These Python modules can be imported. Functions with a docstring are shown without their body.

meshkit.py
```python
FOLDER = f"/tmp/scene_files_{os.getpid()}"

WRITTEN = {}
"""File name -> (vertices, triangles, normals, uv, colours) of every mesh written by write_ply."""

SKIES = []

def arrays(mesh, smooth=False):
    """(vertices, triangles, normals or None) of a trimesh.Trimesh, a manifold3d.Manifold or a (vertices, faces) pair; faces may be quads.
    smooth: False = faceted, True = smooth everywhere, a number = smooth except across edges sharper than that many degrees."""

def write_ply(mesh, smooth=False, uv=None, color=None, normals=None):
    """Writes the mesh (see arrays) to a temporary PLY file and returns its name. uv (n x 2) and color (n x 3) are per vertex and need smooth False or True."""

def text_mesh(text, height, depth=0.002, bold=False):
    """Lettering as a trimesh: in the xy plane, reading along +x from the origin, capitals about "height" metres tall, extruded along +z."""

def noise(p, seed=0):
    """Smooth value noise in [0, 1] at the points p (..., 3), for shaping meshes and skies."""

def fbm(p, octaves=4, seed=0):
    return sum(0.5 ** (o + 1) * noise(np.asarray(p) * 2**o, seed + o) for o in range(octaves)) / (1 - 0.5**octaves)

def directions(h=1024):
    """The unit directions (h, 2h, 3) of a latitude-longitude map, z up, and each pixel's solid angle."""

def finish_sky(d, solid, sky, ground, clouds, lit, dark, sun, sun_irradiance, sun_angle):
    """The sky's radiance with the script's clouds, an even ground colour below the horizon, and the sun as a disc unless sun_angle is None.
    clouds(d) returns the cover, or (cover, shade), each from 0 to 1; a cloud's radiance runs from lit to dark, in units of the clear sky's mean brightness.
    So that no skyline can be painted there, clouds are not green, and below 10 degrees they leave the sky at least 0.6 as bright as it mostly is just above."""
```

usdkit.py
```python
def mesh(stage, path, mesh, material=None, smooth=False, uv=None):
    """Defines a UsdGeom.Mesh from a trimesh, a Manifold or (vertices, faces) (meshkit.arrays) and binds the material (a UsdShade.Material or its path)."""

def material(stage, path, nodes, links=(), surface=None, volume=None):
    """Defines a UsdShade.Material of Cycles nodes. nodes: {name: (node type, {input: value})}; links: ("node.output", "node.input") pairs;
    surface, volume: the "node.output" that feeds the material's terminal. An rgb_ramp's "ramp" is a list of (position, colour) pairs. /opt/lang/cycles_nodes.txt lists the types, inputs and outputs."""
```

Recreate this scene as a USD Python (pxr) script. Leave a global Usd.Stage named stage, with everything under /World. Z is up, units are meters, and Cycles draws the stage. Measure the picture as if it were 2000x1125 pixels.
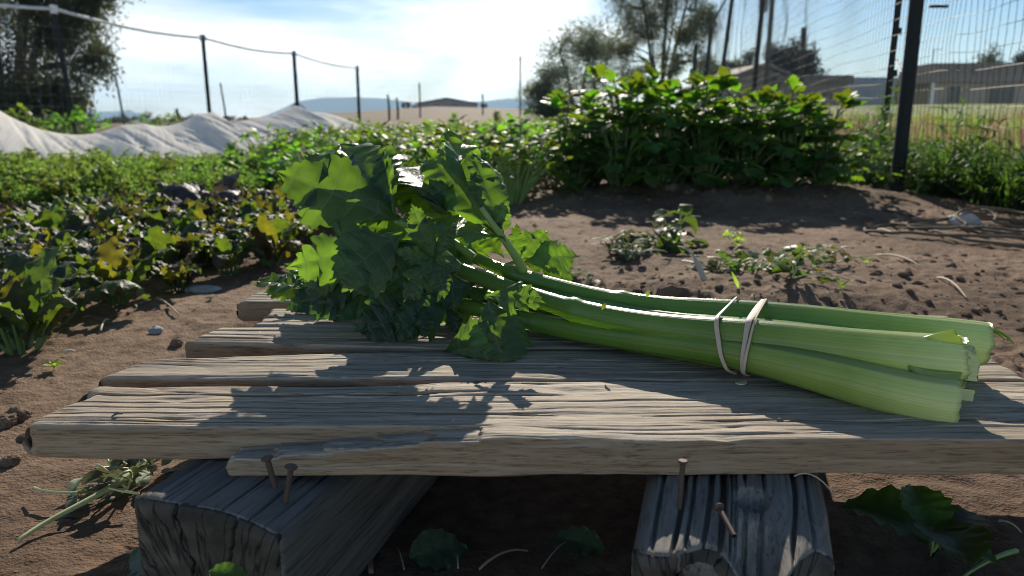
import math, random
import numpy as np, trimesh, usdkit, meshkit
from meshkit import noise, fbm
from scipy.interpolate import CubicSpline
from shapely.geometry import MultiPoint
from pxr import Usd, UsdGeom, UsdLux, UsdShade, Gf, Sdf, Vt

stage = Usd.Stage.CreateInMemory()
UsdGeom.SetStageUpAxis(stage, 'Z')
UsdGeom.SetStageMetersPerUnit(stage, 1.0)
UsdGeom.Xform.Define(stage, '/World')
UsdGeom.Scope.Define(stage, '/World/Looks')
PI = math.pi
rad = math.radians

# ------------------------------------------------------------------ camera, sky, sun, exposure
FPX, PITCH, CAMZ = 1480.0, rad(12.45), 0.295
cam = UsdGeom.Camera.Define(stage, '/World/Camera')
cam.AddTranslateOp().Set(Gf.Vec3d(0, 0, CAMZ))
cam.AddRotateXOp().Set(90 - math.degrees(PITCH))
cam.CreateFocalLengthAttr(4.3)
cam.CreateHorizontalApertureAttr(4.3 * 2000 / FPX)
cam.CreateVerticalApertureAttr(4.3 * 1125 / FPX)
cam.CreateFStopAttr(1.75)
cam.CreateFocusDistanceAttr(0.56)
cam.CreateClippingRangeAttr(Gf.Vec2f(0.02, 20000))
cam.CreateExposureAttr(0.45)

SUN_EL, SUN_AZ = rad(28.5), rad(4.0)
sun = UsdLux.DistantLight.Define(stage, '/World/sun')
sun.AddRotateZOp().Set(-math.degrees(SUN_AZ))
sun.AddRotateXOp().Set(-(90 - math.degrees(SUN_EL)))
sun.CreateIntensityAttr(1.25)
sun.CreateAngleAttr(0.53)
sun.CreateNormalizeAttr(True)
sun.CreateColorAttr(Gf.Vec3f(1.0, 0.91, 0.77))

usdkit.material(stage, '/World/Looks/sky', {
    'tc': ('texture_coordinate', {}),
    'map': ('mapping', {'scale': (1.0, 1.0, 3.2), 'location': (0.35, 0.1, 0.55)}),
    'n1': ('noise_texture', {'scale': 1.9, 'detail': 7.0, 'roughness': 0.55, 'distortion': 0.4}),
    'r1': ('rgb_ramp', {'ramp': [(0.0, (0, 0, 0)), (0.48, (0.0, 0.0, 0.0)), (0.60, (0.9, 0.9, 0.9)), (1.0, (1, 1, 1))]}),
    'sky': ('sky_texture', {'sky_type': 'single_scattering', 'sun_disc': False, 'sun_elevation': SUN_EL, 'sun_rotation': SUN_AZ,
                            'altitude': 1500.0, 'air_density': 1.0, 'aerosol_density': 1.0, 'ozone_density': 1.0}),
    'bw': ('rgb_to_bw', {}), 'gain': ('math', {'math_type': 'multiply', 'value2': 1.9}), 'white': ('combine_color', {}),
    'mixc': ('mix', {'mix_type': 'mix'}), 'sat': ('hsv', {'saturation': 1.65}),
    'bg': ('background_shader', {'strength': 0.068}),
}, [('tc.generated', 'map.vector'), ('map.vector', 'n1.vector'), ('n1.fac', 'r1.fac'), ('r1.color', 'mixc.fac'), ('sky.color', 'sat.color'), ('sat.color', 'mixc.color1'), ('sky.color', 'bw.color'), ('bw.val', 'gain.value1'), ('gain.value', 'white.r'), ('gain.value', 'white.g'), ('gain.value', 'white.b'), ('white.color', 'mixc.color2'),
    ('mixc.color', 'bg.color')], surface='bg.background')
dome = UsdLux.DomeLight.Define(stage, '/World/sky')
UsdShade.MaterialBindingAPI.Apply(dome.GetPrim()).Bind(UsdShade.Material.Get(stage, '/World/Looks/sky'))
dome.GetPrim().SetCustomDataByKey('kind', 'structure')
dome.GetPrim().SetCustomDataByKey('label', 'pale blue daytime sky with white clouds')


# ------------------------------------------------------------------ helpers
def at(px, py, y):
    """World point at forward distance y on the line of sight of photo pixel (px, py): used to measure positions."""
    u, v = (px - 1000) / FPX, (562.5 - py) / FPX
    d = np.array([u, math.cos(PITCH) + v * math.sin(PITCH), -math.sin(PITCH) + v * math.cos(PITCH)])
    return np.array([0, 0, CAMZ]) + d * (y / d[1])


def on(px, py, z):
    """World point where that line of sight meets the level z."""
    u, v = (px - 1000) / FPX, (562.5 - py) / FPX
    d = np.array([u, math.cos(PITCH) + v * math.sin(PITCH), -math.sin(PITCH) + v * math.cos(PITCH)])
    return np.array([0, 0, CAMZ]) + d * ((z - CAMZ) / d[2])


used = {}


def numbered(parent, name):
    k = (parent, name)
    i = used.get(k, 0)
    used[k] = i + 1
    return f'{parent}/{name}' + (f'_{i:03d}' if i else '')


def path_of(p):
    return '/World' if p is None else (p if isinstance(p, str) else str(p.GetPath()))


def tag(prim, label=None, cat=None, group=None, kind=None):
    for k, v in (('label', label), ('category', cat), ('group', group), ('kind', kind)):
        if v:
            prim.SetCustomDataByKey(k, v)
    return prim


def thing(name, label, cat, loc=(0, 0, 0), rz=0.0, group=None, scale=None, tilt=None):
    x = UsdGeom.Xform.Define(stage, numbered('/World', name))
    x.AddTranslateOp().Set(Gf.Vec3d(*[float(c) for c in loc]))
    x.AddRotateZOp().Set(math.degrees(rz))
    if tilt:
        x.AddRotateXOp().Set(math.degrees(tilt))
    if scale is not None:
        s = (scale,) * 3 if np.ndim(scale) == 0 else scale
        x.AddScaleOp().Set(Gf.Vec3f(*[float(c) for c in s]))
    return tag(x.GetPrim(), label, cat, group)


def obj(name, mesh, mat, parent=None, smooth=True, uv=None, xf=None):
    m = usdkit.mesh(stage, numbered(path_of(parent), name), mesh, LOOK[mat], smooth=smooth, uv=uv)
    if xf is not None:
        loc, rz = xf
        m.AddTranslateOp().Set(Gf.Vec3d(*[float(c) for c in loc]))
        m.AddRotateZOp().Set(math.degrees(rz))
    return m.GetPrim()


def group_node(name, parent):
    return UsdGeom.Xform.Define(stage, numbered(path_of(parent), name)).GetPrim()


def proto(name):
    """A class prim that holds the parts of a repeated thing."""
    if not stage.GetPrimAtPath('/World/Kinds'):
        stage.CreateClassPrim('/World/Kinds')
    return stage.CreateClassPrim(numbered('/World/Kinds', name)) if False else UsdGeom.Xform.Define(stage, numbered('/World/Kinds', name)).GetPrim()


def place(kind, name, label, cat, loc, rz=0.0, group=None, scale=None, tilt=None):
    t = thing(name, label, cat, loc, rz, group, scale, tilt)
    t.GetReferences().AddInternalReference(kind.GetPath())
    t.SetInstanceable(True)
    return t


def scatter(name, protos, pos, yaw, scale, tilt, label, cat, pick):
    """Uncountable stuff: a PointInstancer of small meshes."""
    p = numbered('/World', name)
    pi = UsdGeom.PointInstancer.Define(stage, p)
    targets = []
    for i, (mesh, mat) in enumerate(protos):
        targets.append(usdkit.mesh(stage, f'{p}/source_{i:03d}' if i else f'{p}/source', mesh, LOOK[mat], smooth=True).GetPath())
    pi.CreatePrototypesRel().SetTargets(targets)
    pi.CreatePositionsAttr(Vt.Vec3fArray.FromNumpy(np.asarray(pos, np.float32)))
    pi.CreateProtoIndicesAttr(Vt.IntArray.FromNumpy(np.asarray(pick, np.int32)))
    cy, sy, ct, st = np.cos(yaw / 2), np.sin(yaw / 2), np.cos(tilt / 2), np.sin(tilt / 2)
    q = [Gf.Quath(float(a * c), float(a * s_ * 0 + c * 0 + a * 0 + (b * c)), float(b * d), float(a * d)) if False else
         Gf.Quath(float(a * c), float(c * b), float(d * b), float(d * a)) for a, b, c, d, s_ in zip(ct, st, cy, sy, sy)]
    pi.CreateOrientationsAttr(Vt.QuathArray(q))
    sc = np.asarray(scale, np.float32)
    pi.CreateScalesAttr(Vt.Vec3fArray.FromNumpy(np.repeat(sc[:, None], 3, 1) if sc.ndim == 1 else sc))
    return tag(pi.GetPrim(), label, cat, kind='stuff')


def grid_faces(a, b, wrap=False):
    i = np.arange(a - 1)[:, None]
    j = np.arange(b if wrap else b - 1)[None, :]
    j2 = (j + 1) % b
    return np.stack([(i * b + j), (i * b + j2), ((i + 1) * b + j2), ((i + 1) * b + j)], -1).reshape(-1, 4)


def tri(f):
    f = np.asarray(f)
    return np.vstack([f[:, [0, 1, 2]], f[:, [0, 2, 3]]]) if f.shape[1] == 4 else f


def join(parts):
    vs, fs, n = [], [], 0
    for p in parts:
        v, f = (np.asarray(p.vertices), np.asarray(p.faces)) if hasattr(p, 'vertices') else (np.asarray(p[0]), tri(p[1]))
        vs.append(v), fs.append(f + n)
        n += len(v)
    return np.vstack(vs), np.vstack(fs)


def unit(v):
    v = np.asarray(v, float)
    return v / np.maximum(np.linalg.norm(v, axis=-1, keepdims=True), 1e-12)


def smooth_path(pts, n):
    pts = np.asarray(pts, float)
    t = np.concatenate([[0], np.cumsum(np.linalg.norm(np.diff(pts, axis=0), axis=1))])
    return CubicSpline(t / t[-1], pts)(np.linspace(0, 1, n)) if len(pts) > 2 else pts[0] + (pts[1] - pts[0]) * np.linspace(0, 1, n)[:, None]


def tube(pts, r, n=6):
    pts = np.asarray(pts, float)
    r = np.broadcast_to(np.asarray(r, float), len(pts))
    t = unit(np.gradient(pts, axis=0))
    ref = np.array([0, 0, 1.0]) if abs(t[:, 2]).mean() < 0.8 else np.array([1.0, 0, 0])
    s = unit(np.cross(t, ref))
    b = np.cross(s, t)
    a = np.linspace(0, 2 * PI, n, endpoint=False)
    v = pts[:, None] + r[:, None, None] * (s[:, None] * np.cos(a)[None, :, None] + b[:, None] * np.sin(a)[None, :, None])
    f = tri(grid_faces(len(pts), n, True))
    v = v.reshape(-1, 3)
    k = len(v)
    v = np.vstack([v, pts[:1], pts[-1:]])
    j = np.arange(n)
    f = np.vstack([f, np.stack([np.full(n, k), (j + 1) % n, j], 1), np.stack([np.full(n, k + 1), (len(pts) - 1) * n + j, (len(pts) - 1) * n + (j + 1) % n], 1)])
    return v, f


def box(c, s, rz=0):
    m = trimesh.creation.box(s)
    v = np.array(m.vertices)
    c_, s_ = math.cos(rz), math.sin(rz)
    v[:, :2] = v[:, :2] @ np.array([[c_, s_], [-s_, c_]])
    return v + np.asarray(c), np.array(m.faces)


def moved(m, loc=(0, 0, 0), rz=0.0, tilt=0.0, s=1.0):
    v = np.array(m[0], float) * s
    if tilt:
        c, k = math.cos(tilt), math.sin(tilt)
        v = v @ np.array([[1, 0, 0], [0, c, k], [0, -k, c]])
    c, k = math.cos(rz), math.sin(rz)
    v = v @ np.array([[c, k, 0], [-k, c, 0], [0, 0, 1]])
    return v + np.asarray(loc), m[1]


def framed(m, base, Y, Z):
    """Puts a mesh built along +y with +z up on the axes Y, Z at base."""
    Y = unit(Y)
    Z = unit(np.asarray(Z, float) - np.dot(Z, Y) * Y)
    X = np.cross(Y, Z)
    return np.asarray(m[0]) @ np.stack([X, Y, Z]) + np.asarray(base), m[1]


def sstep(x, a, b):
    t = np.clip((x - a) / (b - a), 0, 1)
    return t * t * (3 - 2 * t)


# ------------------------------------------------------------------ materials
LOOK = {}


def look(name, nodes, links, surface='p.BSDF', volume=None):
    LOOK[name] = usdkit.material(stage, f'/World/Looks/{name}', nodes, links, surface=surface, volume=volume)


def plain(name, color, rough=0.6, metallic=0.0, spec=0.5, vary=0.25, scale=30.0, bump=0.0, bscale=200.0, bdist=0.001):
    c = np.asarray(color, float)
    nodes = {'tc': ('texture_coordinate', {}), 'n': ('noise_texture', {'scale': scale, 'detail': 5.0, 'roughness': 0.6}),
             'r': ('rgb_ramp', {'ramp': [(0.25, tuple(c * (1 - vary))), (0.75, tuple(c * (1 + vary)))]}),
             'p': ('principled_bsdf', {'roughness': rough, 'metallic': metallic, 'specular_ior_level': spec})}
    links = [('tc.object', 'n.vector'), ('n.fac', 'r.fac'), ('r.color', 'p.base_color')]
    if bump:
        nodes['bn'] = ('noise_texture', {'scale': bscale, 'detail': 4.0})
        nodes['b'] = ('bump', {'strength': bump, 'distance': bdist})
        links += [('tc.object', 'bn.vector'), ('bn.fac', 'b.height'), ('b.normal', 'p.normal')]
    look(name, nodes, links)


def leafy(name, top, thru, mix=0.45, rough=0.4, spec=0.5, vary=0.3, scale=25.0, bump=0.4, bscale=90.0, bdist=0.002, spread=0.12):
    """A leaf: reflecting surface mixed with light that comes through it; every object a little different."""
    top, thru = np.asarray(top, float), np.asarray(thru, float)
    nodes = {'tc': ('texture_coordinate', {}), 'n': ('noise_texture', {'scale': scale, 'detail': 3.0}), 'oi': ('object_info', {}), 'ge': ('geometry', {}),
             'r': ('rgb_ramp', {'ramp': [(0.3, tuple(top * (1 - vary))), (0.7, tuple(top * (1 + vary)))]}),
             't': ('rgb_ramp', {'ramp': [(0.3, tuple(thru * (1 - vary))), (0.7, tuple(thru * (1 + vary)))]}),
             'ad': ('math', {'math_type': 'add'}), 'fr': ('math', {'math_type': 'fraction'}),
             'mr': ('map_range', {'from_min': 0.0, 'from_max': 1.0, 'to_min': 1 - spread * 2.2, 'to_max': 1 + spread * 2.2}),
             'mh': ('map_range', {'from_min': 0.0, 'from_max': 1.0, 'to_min': 0.5 - spread * 0.22, 'to_max': 0.5 + spread * 0.16}),
             'h1': ('hsv', {}), 'h2': ('hsv', {}),
             'bn': ('noise_texture', {'scale': bscale, 'detail': 3.0}), 'b': ('bump', {'strength': bump, 'distance': bdist}),
             'p': ('principled_bsdf', {'roughness': rough, 'specular_ior_level': spec}), 'tr': ('translucent_bsdf', {}),
             'mx': ('mix_closure', {'fac': mix})}
    links = [('tc.object', 'n.vector'), ('tc.object', 'bn.vector'), ('n.fac', 'r.fac'), ('n.fac', 't.fac'),
             ('oi.random', 'ad.value1'), ('ge.random_per_island', 'ad.value2'), ('ad.value', 'fr.value1'), ('fr.value', 'mr.value'), ('fr.value', 'mh.value'),
             ('r.color', 'h1.color'), ('t.color', 'h2.color'), ('mr.result', 'h1.value'), ('mr.result', 'h2.value'), ('mh.result', 'h1.hue'), ('mh.result', 'h2.hue'),
             ('h1.color', 'p.base_color'), ('h2.color', 'tr.color'), ('bn.fac', 'b.height'), ('b.normal', 'p.normal'),
             ('p.BSDF', 'mx.closure1'), ('tr.BSDF', 'mx.closure2')]
    look(name, nodes, links, surface='mx.closure')


def veined(name, top, thru, mix=0.45, rough=0.34, veins=7.0):
    """A large celery leaf: midrib and side veins paler (from the st coordinates), a fine net of veins as relief."""
    top, thru = np.asarray(top, float), np.asarray(thru, float)
    nodes = {'tc': ('texture_coordinate', {}), 'oi': ('object_info', {}), 'sx': ('separate_xyz', {}),
             'n': ('noise_texture', {'scale': 40.0, 'detail': 4.0}),
             'um': ('math', {'math_type': 'multiply', 'value2': veins}), 'uf': ('math', {'math_type': 'pingpong', 'value2': 0.5}),
             'wd': ('math', {'math_type': 'multiply_add', 'value2': 0.05, 'value3': 0.0}), 'us': ('math', {'math_type': 'add'}),
             'cm': ('math', {'math_type': 'multiply', 'value2': 2.2}), 'mn': ('math', {'math_type': 'minimum'}),
             'vm': ('map_range', {'from_min': 0.035, 'from_max': 0.085, 'to_min': 0.9, 'to_max': 0.0, 'clamp': True}),
             'vo': ('voronoi_texture', {'feature': 'distance_to_edge', 'scale': 260.0}), 'vo2': ('voronoi_texture', {'feature': 'distance_to_edge', 'scale': 110.0}),
             'vr': ('map_range', {'from_min': 0.0, 'from_max': 0.10, 'to_min': 0.35, 'to_max': 0.0, 'clamp': True}),
             'vs': ('math', {'math_type': 'maximum'}),
             'r': ('rgb_ramp', {'ramp': [(0.3, tuple(top * 0.75)), (0.7, tuple(top * 1.25))]}),
             't': ('rgb_ramp', {'ramp': [(0.3, tuple(thru * 0.78)), (0.7, tuple(thru * 1.2))]}),
             'hm': ('map_range', {'from_min': 0.0, 'from_max': 1.0, 'to_min': 0.72, 'to_max': 1.25}), 'h1': ('hsv', {}), 'h2': ('hsv', {}),
             'c1': ('mix', {'mix_type': 'mix', 'color2': tuple(top * 1.3 + 0.05)}), 'c2': ('mix', {'mix_type': 'mix', 'color2': tuple(thru * 0.70 + 0.03)}),
             'hs': ('math', {'math_type': 'multiply', 'value2': 0.6}), 'ha': ('math', {'math_type': 'add'}), 'hb': ('math', {'math_type': 'add'}),
             'bn': ('noise_texture', {'scale': 150.0, 'detail': 4.0}),
             'b': ('bump', {'strength': 0.42, 'distance': 0.0014}),
             'p': ('principled_bsdf', {'roughness': rough, 'specular_ior_level': 0.65}), 'tr': ('translucent_bsdf', {}), 'mx': ('mix_closure', {'fac': mix})}
    links = [('tc.UV', 'sx.vector'), ('sx.x', 'um.value1'), ('um.value', 'uf.value1'), ('sx.y', 'wd.value1'), ('uf.value', 'us.value1'), ('wd.value', 'us.value2'),
             ('sx.y', 'cm.value1'), ('us.value', 'mn.value1'), ('cm.value', 'mn.value2'), ('mn.value', 'vm.value'),
             ('tc.object', 'n.vector'), ('tc.object', 'vo.vector'), ('tc.object', 'vo2.vector'), ('tc.object', 'bn.vector'),
             ('vo2.distance', 'vr.value'), ('vr.result', 'vs.value1'), ('vm.result', 'vs.value2'),
             ('n.fac', 'r.fac'), ('n.fac', 't.fac'), ('oi.random', 'hm.value'), ('hm.result', 'h1.value'), ('hm.result', 'h2.value'), ('r.color', 'h1.color'), ('t.color', 'h2.color'),
             ('h1.color', 'c1.color1'), ('h2.color', 'c2.color1'), ('vs.value', 'c1.fac'), ('vs.value', 'c2.fac'),
             ('c1.color', 'p.base_color'), ('c2.color', 'tr.color'),
             ('vo2.distance', 'hs.value1'), ('hs.value', 'ha.value1'), ('vo.distance', 'ha.value2'), ('ha.value', 'hb.value1'), ('bn.fac', 'hb.value2'),
             ('hb.value', 'b.height'), ('b.normal', 'p.normal'),
             ('p.BSDF', 'mx.closure1'), ('tr.BSDF', 'mx.closure2')]
    look(name, nodes, links, surface='mx.closure')


def wood(name, dark, mid, light, stain=0.25, along=(7.0, 170.0, 170.0), rough=0.78, bump=0.6, side=None):
    """Weathered timber whose grain runs along the object's own x; its sides, less bleached than the top, may be browner."""
    side = side or (1.0, 1.0, 1.0)
    nodes = {'tc': ('texture_coordinate', {}), 'ge': ('geometry', {}), 'oi': ('object_info', {}), 'off': ('combine_xyz', {}), 'va': ('vector_math', {'math_type': 'add'}), 'om': ('math', {'math_type': 'multiply', 'value2': 37.0}),
             'm1': ('mapping', {'scale': along}), 'm2': ('mapping', {'scale': tuple(np.array(along) * (5, 3.5, 3.5))}), 'm3': ('mapping', {'scale': (5, 16, 16)}), 'm4': ('mapping', {'scale': (2.0, 60, 60)}),
             'n1': ('noise_texture', {'scale': 1.0, 'detail': 6.0, 'roughness': 0.65, 'distortion': 0.3}), 'n2': ('noise_texture', {'scale': 1.0, 'detail': 3.0, 'roughness': 0.6}),
             'n3': ('noise_texture', {'scale': 1.0, 'detail': 5.0, 'roughness': 0.6}), 'n4': ('noise_texture', {'scale': 1.0, 'detail': 5.0, 'roughness': 0.55, 'distortion': 0.2}),
             'r1': ('rgb_ramp', {'ramp': [(0.30, dark), (0.41, mid), (0.72, light)]}), 'r2': ('rgb_ramp', {'ramp': [(0.32, (0.45, 0.43, 0.41)), (0.46, (1.0, 1.0, 1.0)), (0.7, (1.1, 1.1, 1.1))]}),
             'r3': ('rgb_ramp', {'ramp': [(0.40, (1, 1, 1)), (0.72, (0.92, 0.76, 0.58))]}), 'r4': ('rgb_ramp', {'ramp': [(0.35, (0.78, 0.77, 0.76)), (0.6, (1.1, 1.1, 1.1))]}),
             'nx': ('separate_xyz', {}), 'mz': ('map_range', {'from_min': 0.35, 'from_max': 0.85, 'to_min': 0.85, 'to_max': 0.0, 'clamp': True}), 'xs': ('mix', {'mix_type': 'multiply', 'color2': side}),
             'x1': ('mix', {'mix_type': 'multiply', 'fac': 0.9}), 'x2': ('mix', {'mix_type': 'multiply', 'fac': stain}), 'x4': ('mix', {'mix_type': 'multiply', 'fac': 0.9}),
             'hm': ('map_range', {'from_min': 0.0, 'from_max': 1.0, 'to_min': 0.85, 'to_max': 1.1}), 'hv': ('hsv', {}),
             'ba': ('math', {'math_type': 'add'}), 'b': ('bump', {'strength': bump, 'distance': 0.0010}),
             'p': ('principled_bsdf', {'roughness': rough, 'specular_ior_level': 0.3})}
    links = [('oi.random', 'om.value1'), ('om.value', 'off.x'), ('om.value', 'off.y'), ('tc.object', 'va.vector1'), ('off.vector', 'va.vector2')]
    links += [('va.vector', f'm{i}.vector') for i in (1, 2, 3, 4)] + [(f'm{i}.vector', f'n{i}.vector') for i in (1, 2, 3, 4)] + [(f'n{i}.fac', f'r{i}.fac') for i in (1, 2, 3, 4)]
    links += [('ge.normal', 'nx.vector'), ('nx.z', 'mz.value'), ('mz.result', 'xs.fac'), ('r1.color', 'xs.color1'), ('xs.color', 'x1.color1'), ('r2.color', 'x1.color2'), ('x1.color', 'x2.color1'), ('r3.color', 'x2.color2'),
              ('x2.color', 'x4.color1'), ('r4.color', 'x4.color2'), ('oi.random', 'hm.value'), ('hm.result', 'hv.value'),
              ('x4.color', 'hv.color'), ('hv.color', 'p.base_color'), ('n1.fac', 'ba.value1'), ('n2.fac', 'ba.value2'), ('ba.value', 'b.height'), ('b.normal', 'p.normal')]
    look(name, nodes, links)


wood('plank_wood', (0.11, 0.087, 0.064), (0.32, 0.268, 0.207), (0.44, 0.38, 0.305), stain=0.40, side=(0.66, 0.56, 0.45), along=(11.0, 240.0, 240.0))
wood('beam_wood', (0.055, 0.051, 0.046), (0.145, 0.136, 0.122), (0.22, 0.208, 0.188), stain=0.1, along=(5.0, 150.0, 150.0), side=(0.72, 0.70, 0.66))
wood('post_wood', (0.03, 0.025, 0.02), (0.07, 0.06, 0.05), (0.13, 0.11, 0.09), stain=0.3)
def end_grain(name, py, pz):
    """Weathered saw cut across the grain: growth rings round the pith and fine drying checks along and across the rays."""
    look(name, {'tc': ('texture_coordinate', {}), 'm': ('mapping', {'location': (0, -py, -pz)}), 'sx': ('separate_xyz', {}),
                'an': ('math', {'math_type': 'arctan2'}), 'y2': ('math', {'math_type': 'multiply'}), 'z2': ('math', {'math_type': 'multiply'}), 's2': ('math', {'math_type': 'add'}), 'rr': ('math', {'math_type': 'sqrt'}),
                'ka': ('math', {'math_type': 'multiply', 'value2': 7.5}), 'kr': ('math', {'math_type': 'multiply', 'value2': 9.0}), 'cv': ('combine_xyz', {}),
                'nw': ('noise_texture', {'scale': 55.0, 'detail': 3.0}), 'wv': ('vector_math', {'math_type': 'multiply_add', 'vector2': (0.12, 0.12, 0.0)}),
                'vo': ('noise_texture', {'scale': 1.0, 'detail': 3.0, 'roughness': 0.6}), 'vh': ('math', {'math_type': 'subtract', 'value2': 0.5}), 'va': ('math', {'math_type': 'absolute'}), 'vr': ('map_range', {'from_min': 0.004, 'from_max': 0.028, 'to_min': 0.25, 'to_max': 1.0, 'clamp': True}),
                'kf': ('math', {'math_type': 'multiply', 'value2': 420.0}), 'rs': ('math', {'math_type': 'sine'}), 'rm': ('map_range', {'from_min': -1.0, 'from_max': 1.0, 'to_min': 0.72, 'to_max': 1.05}),
                'n': ('noise_texture', {'scale': 38.0, 'detail': 6.0, 'roughness': 0.65}), 'nf': ('noise_texture', {'scale': 900.0, 'detail': 3.0}),
                'r': ('rgb_ramp', {'ramp': [(0.3, (0.035, 0.031, 0.026)), (0.55, (0.085, 0.074, 0.058)), (0.75, (0.14, 0.122, 0.095))]}),
                'm1': ('math', {'math_type': 'multiply'}), 'cc': ('combine_color', {}), 'x': ('mix', {'mix_type': 'multiply', 'fac': 1.0}), 'a': ('math', {'math_type': 'add'}),
                'b': ('bump', {'strength': 0.6, 'distance': 0.0008}), 'p': ('principled_bsdf', {'roughness': 0.85, 'specular_ior_level': 0.25})},
         [('tc.object', 'm.vector'), ('m.vector', 'sx.vector'), ('sx.z', 'an.value1'), ('sx.y', 'an.value2'), ('sx.y', 'y2.value1'), ('sx.y', 'y2.value2'), ('sx.z', 'z2.value1'), ('sx.z', 'z2.value2'),
          ('y2.value', 's2.value1'), ('z2.value', 's2.value2'), ('s2.value', 'rr.value1'), ('an.value', 'ka.value1'), ('rr.value', 'kr.value1'), ('ka.value', 'cv.x'), ('kr.value', 'cv.y'),
          ('tc.object', 'nw.vector'), ('nw.color', 'wv.vector1'), ('cv.vector', 'wv.vector3'), ('wv.vector', 'vo.vector'), ('vo.fac', 'vh.value1'), ('vh.value', 'va.value1'), ('va.value', 'vr.value'),
          ('rr.value', 'kf.value1'), ('kf.value', 'rs.value1'), ('rs.value', 'rm.value'), ('vr.result', 'm1.value1'), ('rm.result', 'm1.value2'),
          ('m1.value', 'cc.r'), ('m1.value', 'cc.g'), ('m1.value', 'cc.b'), ('tc.object', 'n.vector'), ('n.fac', 'r.fac'), ('r.color', 'x.color1'), ('cc.color', 'x.color2'), ('x.color', 'p.base_color'),
          ('tc.object', 'nf.vector'), ('nf.fac', 'a.value1'), ('m1.value', 'a.value2'), ('a.value', 'b.height'), ('b.normal', 'p.normal')])


end_grain('end_grain_left', -0.012, -0.075)
end_grain('end_grain_right', 0.012, -0.055)
# ground: trodden brown soil; straw-coloured field and green grass further out
GN = {'ge': ('geometry', {}), 'sx': ('separate_xyz', {}),
      'n1': ('noise_texture', {'scale': 3.0, 'detail': 8.0, 'roughness': 0.62}), 'n2': ('noise_texture', {'scale': 60.0, 'detail': 6.0, 'roughness': 0.65}),
      'n3': ('noise_texture', {'scale': 0.5, 'detail': 6.0, 'roughness': 0.6}), 'n4': ('noise_texture', {'scale': 350.0, 'detail': 3.0}),
      'r1': ('rgb_ramp', {'ramp': [(0.3, (0.105, 0.066, 0.042)), (0.5, (0.19, 0.126, 0.083)), (0.7, (0.28, 0.200, 0.140))]}),
      'r2': ('rgb_ramp', {'ramp': [(0.3, (0.55, 0.5, 0.46)), (0.65, (1.15, 1.13, 1.1))]}),
      'x1': ('mix', {'mix_type': 'multiply', 'fac': 0.9}),
      'ba': ('math', {'math_type': 'multiply_add', 'value2': 0.35}), 'b': ('bump', {'strength': 0.8, 'distance': 0.008}),
      'p': ('principled_bsdf', {'roughness': 0.9, 'specular_ior_level': 0.2})}
GL = [('ge.position', 'sx.vector')] + [('ge.position', f'n{i}.vector') for i in (1, 2, 3, 4)] + [('n1.fac', 'r1.fac'), ('n2.fac', 'r2.fac'), ('r1.color', 'x1.color1'), ('r2.color', 'x1.color2'),
      ('n4.fac', 'ba.value1'), ('n2.fac', 'ba.value3'), ('ba.value', 'b.height'), ('b.normal', 'p.normal')]
look('soil', dict(GN), GL + [('x1.color', 'p.base_color')])
FN = dict(GN)
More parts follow.
